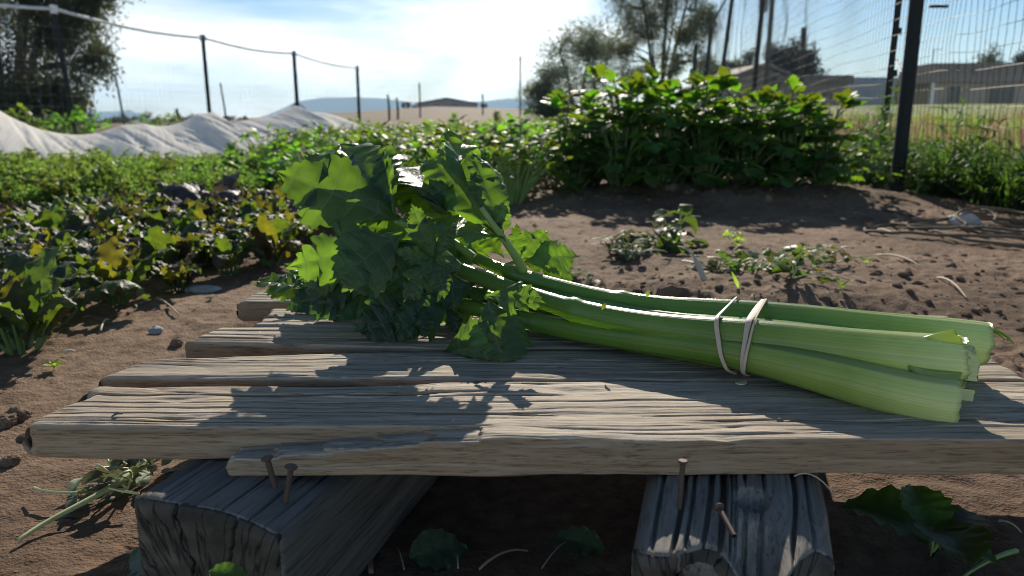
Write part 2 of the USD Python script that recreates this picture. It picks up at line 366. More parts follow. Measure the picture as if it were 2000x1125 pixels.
FN.update({'my': ('map_range', {'from_min': 10.5, 'from_max': 13.0, 'clamp': True}), 'xt': ('mix', {'mix_type': 'mix'}),
           'rt': ('rgb_ramp', {'ramp': [(0.3, (0.09, 0.060, 0.034)), (0.5, (0.15, 0.098, 0.055)), (0.72, (0.105, 0.09, 0.04))]}),
           'rg': ('rgb_ramp', {'ramp': [(0.35, (0.10, 0.15, 0.03)), (0.55, (0.20, 0.24, 0.055)), (0.7, (0.34, 0.24, 0.11))]}),
           'fx': ('math', {'math_type': 'multiply_add', 'value2': -0.16}), 'mg': ('map_range', {'from_min': 1.5, 'from_max': 1.9, 'clamp': True}), 'xg': ('mix', {'mix_type': 'mix'})})
FL = GL + [('sx.y', 'my.value'), ('my.result', 'xt.fac'), ('x1.color', 'xt.color1'), ('n3.fac', 'rt.fac'), ('rt.color', 'xt.color2'),
           ('n3.fac', 'rg.fac'), ('sx.y', 'fx.value1'), ('sx.x', 'fx.value3'), ('fx.value', 'mg.value'), ('mg.result', 'xg.fac'), ('xt.color', 'xg.color1'), ('rg.color', 'xg.color2'), ('xg.color', 'p.base_color')]
look('field', FN, FL)
plain('clod', (0.165, 0.115, 0.08), rough=0.95, spec=0.15, scale=90, bump=0.8, bscale=260, bdist=0.003)
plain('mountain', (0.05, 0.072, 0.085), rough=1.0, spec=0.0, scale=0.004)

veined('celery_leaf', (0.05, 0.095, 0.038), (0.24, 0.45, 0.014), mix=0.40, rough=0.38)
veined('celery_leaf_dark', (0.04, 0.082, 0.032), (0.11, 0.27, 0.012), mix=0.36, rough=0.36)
leafy('celery_bush_leaf', (0.04, 0.095, 0.022), (0.24, 0.44, 0.02), mix=0.44, rough=0.50, spec=0.3, spread=0.2)
leafy('herb_leaf', (0.05, 0.115, 0.02), (0.26, 0.47, 0.025), mix=0.5, rough=0.5, spec=0.3, spread=0.18)
leafy('carrot_leaf', (0.10, 0.17, 0.045), (0.27, 0.42, 0.06), mix=0.5, rough=0.5, spread=0.15)
leafy('mustard_purple', (0.075, 0.065, 0.070), (0.13, 0.11, 0.03), mix=0.35, rough=0.48, spec=0.4, spread=0.07, scale=60, bump=0.9, bscale=110, bdist=0.005)
leafy('mustard_yellow', (0.070, 0.072, 0.055), (0.25, 0.245, 0.015), mix=0.5, rough=0.48, spec=0.4, spread=0.07, scale=60, bump=0.9, bscale=110, bdist=0.005)
leafy('mustard_green', (0.065, 0.095, 0.055), (0.16, 0.25, 0.018), mix=0.45, rough=0.48, spec=0.4, spread=0.07, scale=60, bump=0.9, bscale=110, bdist=0.005)
leafy('weed_leaf', (0.05, 0.10, 0.025), (0.16, 0.32, 0.03), mix=0.4, rough=0.5)
leafy('wilted_leaf', (0.16, 0.19, 0.12), (0.20, 0.24, 0.10), mix=0.3, rough=0.6, spread=0.25)
leafy('grass_blade', (0.13, 0.20, 0.035), (0.32, 0.46, 0.05), mix=0.5, rough=0.5, spread=0.3)
leafy('dry_blade', (0.36, 0.27, 0.17), (0.42, 0.30, 0.17), mix=0.4, rough=0.7, spread=0.2)
leafy('tree_leaf', (0.17, 0.185, 0.135), (0.25, 0.27, 0.15), mix=0.35, rough=0.5, spread=0.25)
leafy('tree_leaf_dark', (0.06, 0.07, 0.035), (0.10, 0.12, 0.03), mix=0.3, rough=0.5, spread=0.25)
leafy('seedling_leaf', (0.16, 0.28, 0.05), (0.45, 0.62, 0.06), mix=0.5, rough=0.4)
look('fabric', {'tc': ('texture_coordinate', {}), 'n': ('noise_texture', {'scale': 5.0, 'detail': 4.0}), 'r': ('rgb_ramp', {'ramp': [(0.3, (0.93, 0.89, 0.80)), (0.7, (0.97, 0.94, 0.87))]}),
                'd': ('diffuse_bsdf', {}), 't': ('translucent_bsdf', {}), 'x': ('mix_closure', {'fac': 0.22}), 'o': ('transparent_bsdf', {}), 'y': ('mix_closure', {'fac': 0.95}),
                'bn': ('noise_texture', {'scale': 14.0, 'detail': 4.0}), 'b': ('bump', {'strength': 0.12, 'distance': 0.02})},
     [('tc.object', 'n.vector'), ('n.fac', 'r.fac'), ('r.color', 'd.color'), ('r.color', 't.color'), ('tc.object', 'bn.vector'), ('bn.fac', 'b.height'), ('b.normal', 'd.normal'),
      ('d.BSDF', 'x.closure1'), ('t.BSDF', 'x.closure2'), ('o.BSDF', 'y.closure1'), ('x.closure', 'y.closure2')], surface='y.closure')
plain('dull_steel', (0.05, 0.055, 0.065), rough=0.5, metallic=0.3)
plain('green_post', (0.014, 0.017, 0.018), rough=0.75, spec=0.25)
plain('net_wire', (0.03, 0.03, 0.032), rough=0.6)
plain('pale_net', (0.42, 0.44, 0.46), rough=0.8)
plain('rope_white', (0.72, 0.72, 0.70), rough=0.7)
plain('rust', (0.10, 0.065, 0.05), rough=0.7, metallic=0.5, scale=300, bump=0.5, bscale=900, bdist=0.0004)
plain('nail_bright', (0.65, 0.63, 0.60), rough=0.42, metallic=0.75, scale=400)
plain('rubber', (0.47, 0.37, 0.29), rough=0.55, scale=200, vary=0.1)
plain('bark', (0.10, 0.08, 0.065), rough=0.9, spec=0.1, scale=10)
plain('stem_green', (0.17, 0.26, 0.07), rough=0.45, vary=0.3)
plain('stem_dark', (0.075, 0.13, 0.035), rough=0.5, vary=0.3)
plain('stem_pale', (0.42, 0.46, 0.22), rough=0.5, vary=0.3)
plain('straw', (0.46, 0.36, 0.23), rough=0.7, vary=0.25, scale=80)
plain('root_pink', (0.24, 0.14, 0.12), rough=0.6, vary=0.3)
plain('root_white', (0.42, 0.38, 0.31), rough=0.6, vary=0.2)
plain('stone_pale', (0.42, 0.38, 0.34), rough=0.8, scale=60, bump=0.5, bscale=150, bdist=0.003)
plain('stone_grey', (0.20, 0.22, 0.23), rough=0.7, scale=60, bump=0.5, bscale=150, bdist=0.003)
plain('hose', (0.11, 0.085, 0.06), rough=0.8, spec=0.2, vary=0.3, scale=40)
plain('siding_tan', (0.36, 0.285, 0.22), rough=0.8, scale=3, vary=0.08)
plain('siding_brown', (0.22, 0.175, 0.145), rough=0.8, scale=3, vary=0.1)
plain('roof_brown', (0.17, 0.13, 0.11), rough=0.85, scale=6, vary=0.15)
plain('roof_grey', (0.30, 0.31, 0.33), rough=0.6, scale=3, vary=0.1)
plain('glass_dark', (0.03, 0.035, 0.04), rough=0.08)
plain('trim_white', (0.62, 0.60, 0.56), rough=0.6)
plain('door_red', (0.22, 0.10, 0.06), rough=0.6)

# ------------------------------------------------------------------ the land
def terrain(x, y):
    """Height of the land: flat garden, a low tan hill ahead, ground that climbs towards the houses on the right."""
    x, y = np.asarray(x, float), np.asarray(y, float)
    a = x / np.maximum(y, 0.5)
    e = np.interp(a, [-0.9, -0.6, -0.37, -0.27, -0.2, -0.1, 0, 0.2, 0.3, 0.6, 1], [-9, -7, 1, 11, 16, 25, 21, 20, 25, 30, 30])
    yf = np.interp(a, [0.08, 0.3], [200, 60])
    t = np.clip((y - 9) / (yf - 9), 0, 1)
    far = (CAMZ + e / FPX * yf) * (0.35 * t + 0.65 * sstep(t, 0, 1))
    return far * sstep(y, 8, 14) + (fbm(np.stack([x * 0.12, y * 0.12, 0 * x], -1), 3) - 0.5) * 0.12 * sstep(y, 6, 12) * (1 + y * 0.004)


def soil_relief(x, y):
    """Trodden, crumbly garden soil near the pallet."""
    p = np.stack([x, y, 0 * x], -1)
    a = (fbm(p * 2.1, 3, 5) - 0.5) * 0.045
    b = (fbm(p * 9, 4, 9) - 0.5)
    rough = 0.25 + 1.1 * sstep(fbm(p * 1.7, 2, 31), 0.42, 0.62)
    c = np.maximum(fbm(p * 28, 3, 17) - 0.5, 0) ** 1.2
    d = np.abs(fbm(p * 15, 3, 40) - 0.5)
    e = np.sign(fbm(p * 55, 3, 23) - 0.5) * np.abs(fbm(p * 55, 3, 23) - 0.5) ** 0.8 * 0.8
    out = a + b * 0.034 * rough + c * 0.050 * rough - np.maximum(0.05 - d, 0) * 0.16 * rough + e * 0.0115 * (0.3 + rough)
    under = sstep(np.abs(x - 0.02), 0.62, 0.42) * sstep(y, 1.0, 0.85) * sstep(y, 0.1, 0.3)
    lump = (sstep(np.hypot((x - 0.42) / 0.34, (y - 1.22) / 0.20), 1.0, 0.2) * 0.035      # the heap of pulled weeds
            + sstep(np.hypot((x - 0.75) / 1.0, (y - 2.95) / 0.55), 1.0, 0.3) * 0.05)       # the raised celery bed
    return out * (1 - 0.75 * under) - 0.004 * under + lump


def axis(limits, step):
    out = [limits[0]]
    while out[-1] < limits[1]:
        out.append(out[-1] + step(out[-1]))
    return np.array(out)


xs = axis((-2.75, 2.75), lambda v: 0.0075 + 0.008 * sstep(abs(v), 0.7, 1.8))
ys = axis((0.06, 4.8), lambda v: 0.0065 + 0.013 * sstep(v, 0.9, 3.2))
gx, gy = np.meshgrid(xs, ys, indexing='ij')
edge = sstep(np.abs(gx), 2.7, 2.3) * sstep(gy, 4.75, 4.2) * sstep(gy, 0.06, 0.12)
gz = terrain(gx, gy) + soil_relief(gx, gy) * edge + 0.004
SOIL = (xs, ys, gz)
tag(obj('garden_soil', (np.stack([gx, gy, gz], -1).reshape(-1, 3), grid_faces(len(xs), len(ys))[:, ::-1][:, [0, 1, 2, 3]][:, ::-1]), 'soil'), 'trodden brown garden soil around the wooden pallet', kind='structure')


def ground(x, y):
    """Height of the ground surface, relief included."""
    if abs(x) < 2.7 and 0.1 < y < 4.7:
        i, j = min(np.searchsorted(xs, x), len(xs) - 1), min(np.searchsorted(ys, y), len(ys) - 1)
        return float(gz[i, j])
    return float(terrain(x, y))


u = np.linspace(-1, 1, 301)
fx_ = np.sinh(u * 7.6) * 3.0
w = np.linspace(0, 1, 331)
fy_ = -25 + np.sinh(w * 5.55) / math.sinh(5.55) * 4600 + w * 40
fgx, fgy = np.meshgrid(fx_, fy_, indexing='ij')
fgz = terrain(fgx, fgy) - 0.10 * sstep(np.abs(fgx), 2.65, 2.3) * sstep(fgy, 4.7, 4.3) * sstep(fgy, 0.0, 0.2)
tag(obj('ground', (np.stack([fgx, fgy, fgz], -1).reshape(-1, 3), grid_faces(301, 331)), 'field'), 'open field of dry tan grass with a greener strip beyond the net fence', kind='structure')


def mountain(name, px, prof, dist, depth, label):
    """A far ridge: a body with a front slope, a crest and a back slope, seen at distance dist."""
    px, prof = np.asarray(px, float), np.asarray(prof, float)
    q = np.linspace(px[0], px[-1], 160)
    h = np.interp(q, px, prof)
    xw = (q - 1000) / FPX * dist
    top = CAMZ + (235 - h) / FPX * dist
    rows = []
    for s in np.linspace(-1, 1, 25):
        k = 1 - abs(s) ** 1.25
        wob = fbm(np.stack([xw * 0.004, np.full_like(xw, s * 3), 0 * xw], -1), 4, 3) - 0.5
        z = -30 + (top + 30) * np.clip(k + wob * 0.35 * abs(s) * (1 - abs(s)) * 4, 0, None)
        rows.append(np.stack([xw * (1 + 0.02 * s), dist + s * depth + wob * depth * 0.15, z], -1))
    v = np.array(rows)
    return tag(obj(name, (v.reshape(-1, 3), grid_faces(25, 160)), 'mountain'), label, kind='structure')


mountain('mountain', [440, 520, 560, 590, 640, 700, 760, 820, 900, 950, 990, 1100, 1200, 1300], [240, 230, 215, 200, 192, 191, 194, 202, 200, 199, 194, 197, 205, 238], 3200, 420, 'long low blue mountain ridge behind the tan hill')
mountain('mountain', [90, 150, 180, 215, 240, 275, 300, 330, 370], [242, 232, 222, 217, 218, 215, 228, 236, 244], 3000, 300, 'small blue mesa on the left skyline')

# ------------------------------------------------------------------ houses, shed, pole
def house(name, label, loc, w, d, hw, hr, rz, wall, roof, gable=True, windows=(), door=None, overhang=0.4):
    t = thing(name, label, 'house' if 'house' in name else 'shed', loc, rz)
    m = [box((0, 0, hw / 2 - 0.4), (w, d, hw + 0.8))]
    if gable:
        g = trimesh.creation.extrude_polygon(MultiPoint([(-w / 2, 0), (w / 2, 0), (0, hr * 0.93)]).convex_hull, d - 0.02)
        v = np.array(g.vertices)
        m.append((np.stack([v[:, 0], v[:, 2] - d / 2 + 0.01, v[:, 1] + hw - 0.003], -1), g.faces))
    obj('wall', join(m), wall, t, smooth=False)
    if gable:
        for s in (-1, 1):
            L = math.hypot(w / 2 + overhang, hr * (1 + 2 * overhang / w))
            b = trimesh.creation.box((L, d + 2 * overhang, 0.22))
            b.apply_translation((L / 2, 0, 0.11))
            b.apply_transform(trimesh.transformations.rotation_matrix(math.atan2(hr, w / 2), (0, 1, 0)))
            b.apply_translation((0.0, 0, hw + hr))
            if s < 0:
                b.apply_transform(trimesh.transformations.rotation_matrix(PI, (0, 0, 1)))
            obj('roof_slope', (b.vertices, b.faces), roof, t, smooth=False)
    else:
        r = trimesh.creation.extrude_polygon(MultiPoint([(-d / 2 - overhang, 0), (d / 2 + overhang, 0), (d / 2 - 1.2, hr), (-d / 2 + 0.35 - overhang, hr)]).convex_hull, w + 2 * overhang)
        v = np.array(r.vertices)
        rf = obj('roof', (np.stack([v[:, 2] - w / 2 - overhang, v[:, 0], v[:, 1] + hw], -1), np.asarray(r.faces)), roof, t, smooth=False)
        n = int(w / 0.6)
        for k in range(n):
            obj('seam', box((-w / 2 + (k + 0.5) * w / n, -d / 2 + 0.16 - overhang, hw + hr / 2), (0.07, 0.16, hr * 0.96)), roof, rf, smooth=False)
    for (x, z, ww, wh) in windows:
        f = obj('window', join([box((x + s * (ww / 2 + 0.05), -d / 2 - 0.03, z), (0.1, 0.1, wh + 0.2)) for s in (-1, 1)] + [box((x, -d / 2 - 0.035, z + s * (wh / 2 + 0.05)), (ww, 0.11, 0.1)) for s in (-1, 1)] + [box((x, -d / 2 - 0.03, z), (0.06, 0.06, wh))]), 'trim_white' if ww < 0.5 else wall, t, smooth=False)
        obj('pane', box((x, -d / 2 - 0.006, z), (ww, 0.03, wh)), 'glass_dark', f, smooth=False)
    if door:
        x, ww, wh = door
        obj('door', box((x, -d / 2 - 0.03, wh / 2), (ww, 0.08, wh)), 'door_red', t, smooth=False)
    return t


def far(px, dist):
    x = (px - 1000) / FPX * dist * math.cos(PITCH)
    return np.array([x, dist, float(terrain(x, dist))])


h2 = house('flat_roofed_house', 'low tan house with a deep brown metal roof fascia at the right edge', far(1985, 62) + (0, 3, -0.15), 13.0, 7, 1.85, 1.5, -0.10, 'siding_tan', 'siding_brown', gable=False,
           windows=((-4.9, 0.95, 0.8, 1.25), (-1.4, 0.85, 1.9, 1.5)), door=(0.9, 0.55, 1.6))
obj('corner_post', box((-6.6, -3.56, 0.8), (0.3, 0.3, 2.2)), 'trim_white', h2, smooth=False)
obj('aerial', join([box((-6.2, -2.0, 3.9), (0.06, 0.06, 1.3)), box((-5.9, -2.0, 4.5), (0.7, 0.04, 0.04))]), 'dull_steel', h2, smooth=False)
house('gabled_house', 'brown gabled house behind the big celery plants', far(1480, 58) + (0, 4, -0.3), 7.0, 8, 1.9, 1.35, 0.05, 'siding_brown', 'roof_brown', windows=((-1.0, 0.8, 0.8, 0.8),))
house('low_brown_house', 'long low brown house with a dark eave beside the gabled house', far(1595, 56) + (0, 4, -0.3), 4.9, 6, 1.95, 0.55, 0.0, 'siding_brown', 'roof_brown', gable=False, windows=((0.9, 0.9, 0.8, 0.7),), overhang=0.35)
house('metal_shed', 'pale grey metal shed between the two houses', far(1707, 63) + (0, 3, -0.2), 3.4, 5, 2.05, 0.5, 0.0, 'roof_grey', 'roof_grey', gable=False, overhang=0.1)
house('brown_shed', 'dark brown shed to the left of the flat roofed house', far(1795, 70) + (0, 3, -0.2), 3.6, 5, 2.2, 0.5, 0.0, 'siding_brown', 'roof_brown', gable=False, overhang=0.15)
hh = house('hilltop_house', 'long dark house on top of the tan hill', far(872, 196) + (0, 4, -0.6), 15.0, 8, 1.5, 1.25, 0.04, 'siding_brown', 'roof_brown', windows=((-2.5, 0.9, 1.6, 0.8), (2.0, 0.9, 1.6, 0.8)))

p = far(1490, 42)
t = thing('utility_pole', 'tall wooden utility pole carrying a transformer can', 'pole', p)
obj('pole', tube([(0, 0, -0.5), (0.05, 0, 5), (0.12, 0, 10)], (0.14, 0.125, 0.11), 10), 'post_wood', t)
tr = obj('transformer', join([trimesh.creation.cylinder(0.24, 0.75, sections=20).apply_translation((-0.42, -0.1, 5.3)), trimesh.creation.cylinder(0.26, 0.06, sections=20).apply_translation((-0.42, -0.1, 5.69)), box((-0.2, -0.05, 5.35), (0.3, 0.08, 0.08))]), 'roof_grey', t, smooth=30)
obj('bushing', trimesh.creation.cylinder(0.05, 0.3, sections=10).apply_translation((-0.42, -0.1, 5.86)), 'trim_white', tr, smooth=30)
obj('crossarm', box((0, 0, 8.6), (2.2, 0.12, 0.14)), 'post_wood', t, smooth=False)


# ------------------------------------------------------------------ trees
def tree(name, label, loc, height, spread, seed, leaf, nleaf, size, trunks=1, lean=0.3, levels=4, droop=0.0, base=0.15, group=None):
    """Forking limbs with leaf clumps along the thin twigs."""
    rng = random.Random(seed)
    t = thing(name, label, 'tree', loc, 0, group)
    limbs, tips = [], []

    def grow(p, d, L, r, lev):
        n = 5
        pts = [np.array(p)]
        for k in range(n):
            d = unit(d + np.array([rng.gauss(0, 0.16), rng.gauss(0, 0.16), rng.gauss(0.02, 0.10) - droop * (lev > 1)]))
            pts.append(pts[-1] + d * L / n)
        limbs.append(tube(pts, np.linspace(r, r * 0.55, n + 1), 6 if lev < 2 else 4))
        if lev >= levels - 2:
            tips.extend(pts[1:])
        if lev < levels:
            for k in range(rng.choice((3, 3, 4)) if lev else rng.choice((4, 5))):
                f = rng.uniform(0.35, 1.0)
                i = min(int(f * n), n - 1)
                q = pts[i] + (pts[i + 1] - pts[i]) * (f * n - i)
                side = unit(np.array([rng.gauss(0, 1), rng.gauss(0, 1), rng.gauss(0.25, 0.5)]))
                grow(q, unit(d + side * rng.uniform(0.6, 1.1)), L * rng.uniform(0.5, 0.72), r * 0.5, lev + 1)

    for k in range(trunks):
        a = 2 * PI * k / trunks + rng.uniform(0, 1)
        grow((0.12 * math.cos(a) * (trunks > 1), 0.12 * math.sin(a) * (trunks > 1), -0.3), unit((lean * math.cos(a), lean * math.sin(a), 1)), height * 0.52, height * 0.026, 0)
    obj('trunk', join(limbs), 'bark', t)
    g = np.random.default_rng(seed)
    tips = np.array(tips)
    tips = tips * np.array([spread, spread, 1.0])
    tips = tips[tips[:, 2] > base * height]
    c = tips[g.integers(0, len(tips), nleaf)] + g.normal(0, 0.035 * height, (nleaf, 3))
    d1 = unit(g.normal(0, 1, (nleaf, 3)) + (0, 0, -0.3))
    d2 = unit(np.cross(d1, g.normal(0, 1, (nleaf, 3))))
    L = size * g.uniform(0.6, 1.4, (nleaf, 1))
    v = np.stack([c - d1 * L, c + d2 * L * 0.38, c + d1 * L, c - d2 * L * 0.38], 1).reshape(-1, 3)
    tag(obj('crown', (v, np.arange(4 * nleaf).reshape(-1, 4)), leaf, t, smooth=False), kind='stuff')
    return t


def clump_tree(name, label, loc, blobs, seed, leaf, size, stems, sub=9, sig=0.24, strand=0.0, limb_r=0.09):
    """Forked stems carrying many separate leaf clumps, with sky between them. blobs: (x, y, z, radius, height radius, leaves)."""
    g_ = np.random.default_rng(seed)
    t = thing(name, label, 'tree', loc)
    limbs, V = [], []
    for (sx, sy, sh, lx, ly, r) in stems:
        limbs.append(tube(smooth_path([(sx, sy, -0.3), (sx + lx * 0.35, sy + ly * 0.35, sh * 0.45), (sx + lx, sy + ly, sh)], 10), np.linspace(r, r * 0.35, 10), 8))
    ends = [np.array([[sx + lx * f, sy + ly * f, sh * f] for f in np.linspace(0.25, 1, 6)]) for (sx, sy, sh, lx, ly, r) in stems]
    ends = np.vstack(ends)
    for (bx, by, bz, br, bh, n) in blobs:
        for k in range(sub):
            d = unit(g_.normal(0, 1, 3)) * g_.random() ** 0.45
            c = np.array([bx + d[0] * br, by + d[1] * br, bz + d[2] * bh])
            cand = ends[ends[:, 2] < c[2] + 0.2]
            cand = cand if len(cand) else ends
            e = cand[np.argmin(np.linalg.norm((cand - c) * (1, 1, 0.6), axis=1))]
            m = (e + c) / 2 + g_.normal(0, 0.08 * br, 3) + (0, 0, 0.08 * br)
            limbs.append(tube(smooth_path([e, m, c], 7), np.linspace(limb_r * 0.32, limb_r * 0.08, 7), 4))
            nn = int(n / sub * g_.uniform(0.5, 1.5))
            q = g_.normal(0, 1, (nn, 3)) * np.array([br, br, bh]) * sig * g_.uniform(0.7, 1.2)
            for j in range(6):
                tip = c + g_.normal(0, 1, 3) * np.array([br, br, bh]) * sig * 1.3
                limbs.append(tube(np.array([c, (c + tip) / 2 + g_.normal(0, 0.03, 3), tip]), (limb_r * 0.07, limb_r * 0.05, limb_r * 0.03), 3))
            q[:, 2] -= strand * g_.random(nn) ** 2
            V.append(c + q)
    c = np.vstack(V)
    n = len(c)
    d1 = unit(g_.normal(0, 1, (n, 3)) + (0, 0, -0.5))
    d2 = unit(np.cross(d1, g_.normal(0, 1, (n, 3))))
    L = size * g_.uniform(0.6, 1.4, (n, 1))
    v = np.stack([c - d1 * L, c + d2 * L * 0.36, c + d1 * L, c - d2 * L * 0.36], 1).reshape(-1, 3)
    obj('trunk', join(limbs), 'bark', t)
    tag(obj('crown', (v, np.arange(4 * n).reshape(-1, 4)), leaf, t, smooth=False), kind='stuff')
    return t


W = far(40, 18.5) - np.array([0.0, 0, 0.1])
clump_tree('willow_tree', 'large dark willow tree at the left edge beyond the row covers', W,
           [(0.2, 0, 4.3, 1.9, 1.5, 15000), (-0.4, 0.2, 2.2, 1.7, 1.2, 12000), (1.5, -0.2, 4.6, 1.3, 1.3, 11000), (1.2, 0, 2.8, 1.0, 1.0, 9000), (0.6, -0.3, 1.0, 1.2, 0.9, 9000), (1.8, 0.1, 1.9, 0.6, 0.6, 3000), (2.5, 0, 4.3, 0.8, 0.9, 5000), (-1.2, 0, 4.2, 1.7, 1.7, 10000), (1.3, 0, 1.0, 0.5, 0.6, 3000), (2.1, 0, 3.3, 0.6, 0.6, 3000)],
           11, 'tree_leaf_dark', 0.05, [(-0.3, 0, 5.0, -0.6, 0, 0.22), (-0.2, 0.1, 4.8, 1.1, 0.1, 0.17), (-0.1, 0, 4.0, 1.8, -0.2, 0.11)], sub=12, strand=0.5)
clump_tree('olive_tree', 'tall thin grey-green tree with upright limbs behind the celery plants', far(1285, 27) + (0, 0, -0.2),
           [(-0.9, 0, 4.2, 0.8, 1.1, 4600), (0.2, 0, 4.7, 0.8, 1.3, 5000), (1.1, 0, 4.4, 0.8, 1.2, 4300), (-1.2, 0, 3.0, 0.7, 0.7, 3600), (-0.2, 0.2, 3.2, 0.7, 0.8, 3200), (0.9, 0, 3.0, 0.7, 0.7, 2800), (0.35, 0, 2.2, 0.6, 0.6, 1500), (1.55, 0, 3.4, 0.5, 0.7, 1800), (1.4, 0, 2.2, 0.5, 0.5, 1400), (-0.9, 0, 2.1, 0.6, 0.5, 1700)],
           23, 'tree_leaf', 0.05, [(0, 0, 5.6, -1.0, 0, 0.08), (0.05, 0, 6.0, 0.2, 0.1, 0.09), (0.1, 0.1, 5.6, 1.1, 0, 0.08), (0, 0.1, 4.5, 0.6, 0.1, 0.05), (0, 0, 4.4, -0.5, 0.2, 0.05)], sub=9, sig=0.25)
clump_tree('olive_tree', 'bushy grey-green tree left of the tall thin tree', far(1128, 29) + (0, 0, -0.2),
           [(0.4, 0, 3.2, 0.9, 0.7, 3300), (-0.4, 0, 2.6, 0.9, 0.7, 3300), (-1.1, 0, 1.9, 0.7, 0.5, 2000), (0.9, 0, 2.3, 0.8, 0.8, 2600), (-1.5, 0, 1.3, 0.5, 0.45, 1800), (0.3, 0, 1.5, 1.0, 0.7, 2200), (-0.8, 0, 0.8, 0.9, 0.5, 2000)],
           31, 'tree_leaf', 0.05, [(0, 0, 3.2, 0.5, 0, 0.09), (0, 0, 2.8, -0.7, 0, 0.08), (0, 0, 1.9, -1.3, 0.1, 0.06), (0.1, 0, 2.6, 1.0, 0, 0.06)], sub=13, sig=0.36)
clump_tree('shrub', 'low dark shrub at the foot of the bushy grey-green tree', far(1062, 28) + (0, 0, -0.2),
           [(0, 0, 0.9, 0.7, 0.6, 3600), (0.6, 0, 0.8, 0.6, 0.5, 2400)], 37, 'tree_leaf_dark', 0.05, [(0, 0, 1.2, -0.2, 0, 0.04), (0.1, 0, 1.3, 0.4, 0, 0.04)], sub=8, sig=0.3)
for k, (px, d, hgt_, sp, lab) in enumerate([(1556, 80, 8.6, 0.85, 'round dark tree rising behind the low brown house'), (1440, 82, 6.6, 1.1, 'broad dim tree behind the gabled house roof'),
                                            (1735, 95, 5.2, 1.6, 'low spreading tree behind the grey metal shed'), (1832, 92, 5.4, 1.1, 'dim tree beside the left end of the flat roofed house'), (1917, 90, 7.8, 0.9, 'tree top showing above the flat roof'), (1990, 90, 7.4, 0.9, 'tree top above the flat roof at the right frame edge')]):
    tree('round_tree', lab, far(px, d) + (0, 0, -0.3), hgt_, sp, 50 + k, 'tree_leaf_dark', 13000, 0.17, trunks=3, lean=0.6, base=0.0)
for k, (px, d, hgt_, lab) in enumerate([(925, 198, 2.2, 'dark conifer clump right of the hilltop house'), (943, 199, 1.9, 'rightmost dark conifer on the hilltop'), (812, 197, 1.6, 'dark bush at the left end of the hilltop house'), (794, 198, 2.4, 'lone thin tree left of the hilltop house')]):
    tree('hill_tree', lab, far(px, d) + (0, 0, -0.3), hgt_, 0.9, 70 + k, 'tree_leaf_dark', 900, 0.22, trunks=2, lean=0.5, levels=3, base=0.0)
tree('shrub', 'round dark shrub on the field behind the second row cover', far(622, 38) + (0, 0, -0.1), 0.9, 1.4, 81, 'tree_leaf_dark', 2500, 0.05, trunks=4, lean=0.7, levels=3, base=0.0)
for k in range(7):
    tree('far_shrub', 'low dark shrub on the far skyline below the small blue mesa', far(170 + 47 * k, 120 + 5 * (k % 3)) + (0, 0, -0.5), 1.8 + 0.5 * ((k * 7) % 3), 1.8, 90 + k, 'tree_leaf_dark', 700, 0.25, trunks=3, lean=0.8, levels=3, base=0.0, group='far shrubs below the mesa')


# ------------------------------------------------------------------ fences
def post_mesh(h, r, lean=(0, 0)):
    return tube([(0, 0, -0.3), (lean[0] * 0.5, lean[1] * 0.5, h / 2), (lean[0], lean[1], h)], (r, r, r * 0.95), 10)


def net_panel(a, b, h, dx, dz, r, seed, slack=0.02):
    """A hanging net between two posts: vertical and level cords with a little slack."""
    rng = np.random.default_rng(seed)
    a, b = np.array(a, float), np.array(b, float)
    n = max(int(np.linalg.norm(b[:2] - a[:2]) / dx), 2)
    side = unit(np.array([-(b - a)[1], (b - a)[0], 0]))
    parts = []

    def pt(s, z):
        s, z = np.asarray(s, float), np.asarray(z, float)
        q = a[None] + (b - a)[None] * s[:, None]
        off = (fbm(np.stack([s * 9, z * 3, 0 * s + seed], -1), 2) - 0.5) * slack * 4 * np.sin(PI * np.clip(s, 0, 1))
        sag = (fbm(np.stack([s * 5, z * 2, 0 * s + seed + 7], -1), 2) - 0.5) * slack * 2 - 0.5 * slack * np.sin(PI * s) * (z / h)
        return q + side * off[:, None] + np.array([0, 0, 1.0]) * (z + sag)[:, None]

    for i in range(n + 1):
        parts.append(tube(pt(np.full(9, i / n), np.linspace(0.02, h, 9)), r, 3))
    for z in np.arange(0.04, h + 1e-6, dz):
        parts.append(tube(pt(np.linspace(0, 1, max(6, min(n // 2, 22))), np.full(max(6, min(n // 2, 22)), z)), r * (1.35 if z + dz > h else 1.0), 3))
    return join(parts)


RB = [np.array([1.68, 1.62, 0.0]), np.array([2.07, 4.33, 0.0]), np.array([3.06, 10.0, 0]), np.array([3.84, 14.7, 0]), np.array([4.95, 20.4, 0]), np.array([5.95, 26, 0])]
for q in RB:
    q[2] = terrain(q[0], q[1])
fence = thing('net_fence', 'tall black net fence on dark posts running back along the right side', 'fence')
for k, (q, r) in enumerate(zip(RB[1:], (0.017, 0.030, 0.038, 0.045, 0.05))):
    ln = ((0.05, 0), (0.10, 0), (0.2, 0), (0.16, 0), (0.1, 0))[k]
    m = post_mesh(2.5, r, ln)
    obj('post', (m[0] + q, m[1]), 'green_post', fence)
m = post_mesh(2.5, 0.017)
obj('post', (m[0] + RB[0], m[1]), 'green_post', fence)
for k in range(6):
    obj('net_clip', box(RB[1] + (0.036, 0, 0.55 + 0.22 * k), (0.02, 0.03, 0.035)), 'green_post', fence, smooth=False)
for k in range(5):
    obj('netting', net_panel(RB[k], RB[k + 1], 2.42, (0.05, 0.062, 0.10, 0.15, 0.2)[k], (0.078, 0.078, 0.1, 0.15, 0.2)[k], (0.0014, 0.0016, 0.0018, 0.0022, 0.0025)[k], 100 + k, (0.022, 0.03, 0.03, 0.03, 0.03)[k]), 'net_wire', fence)
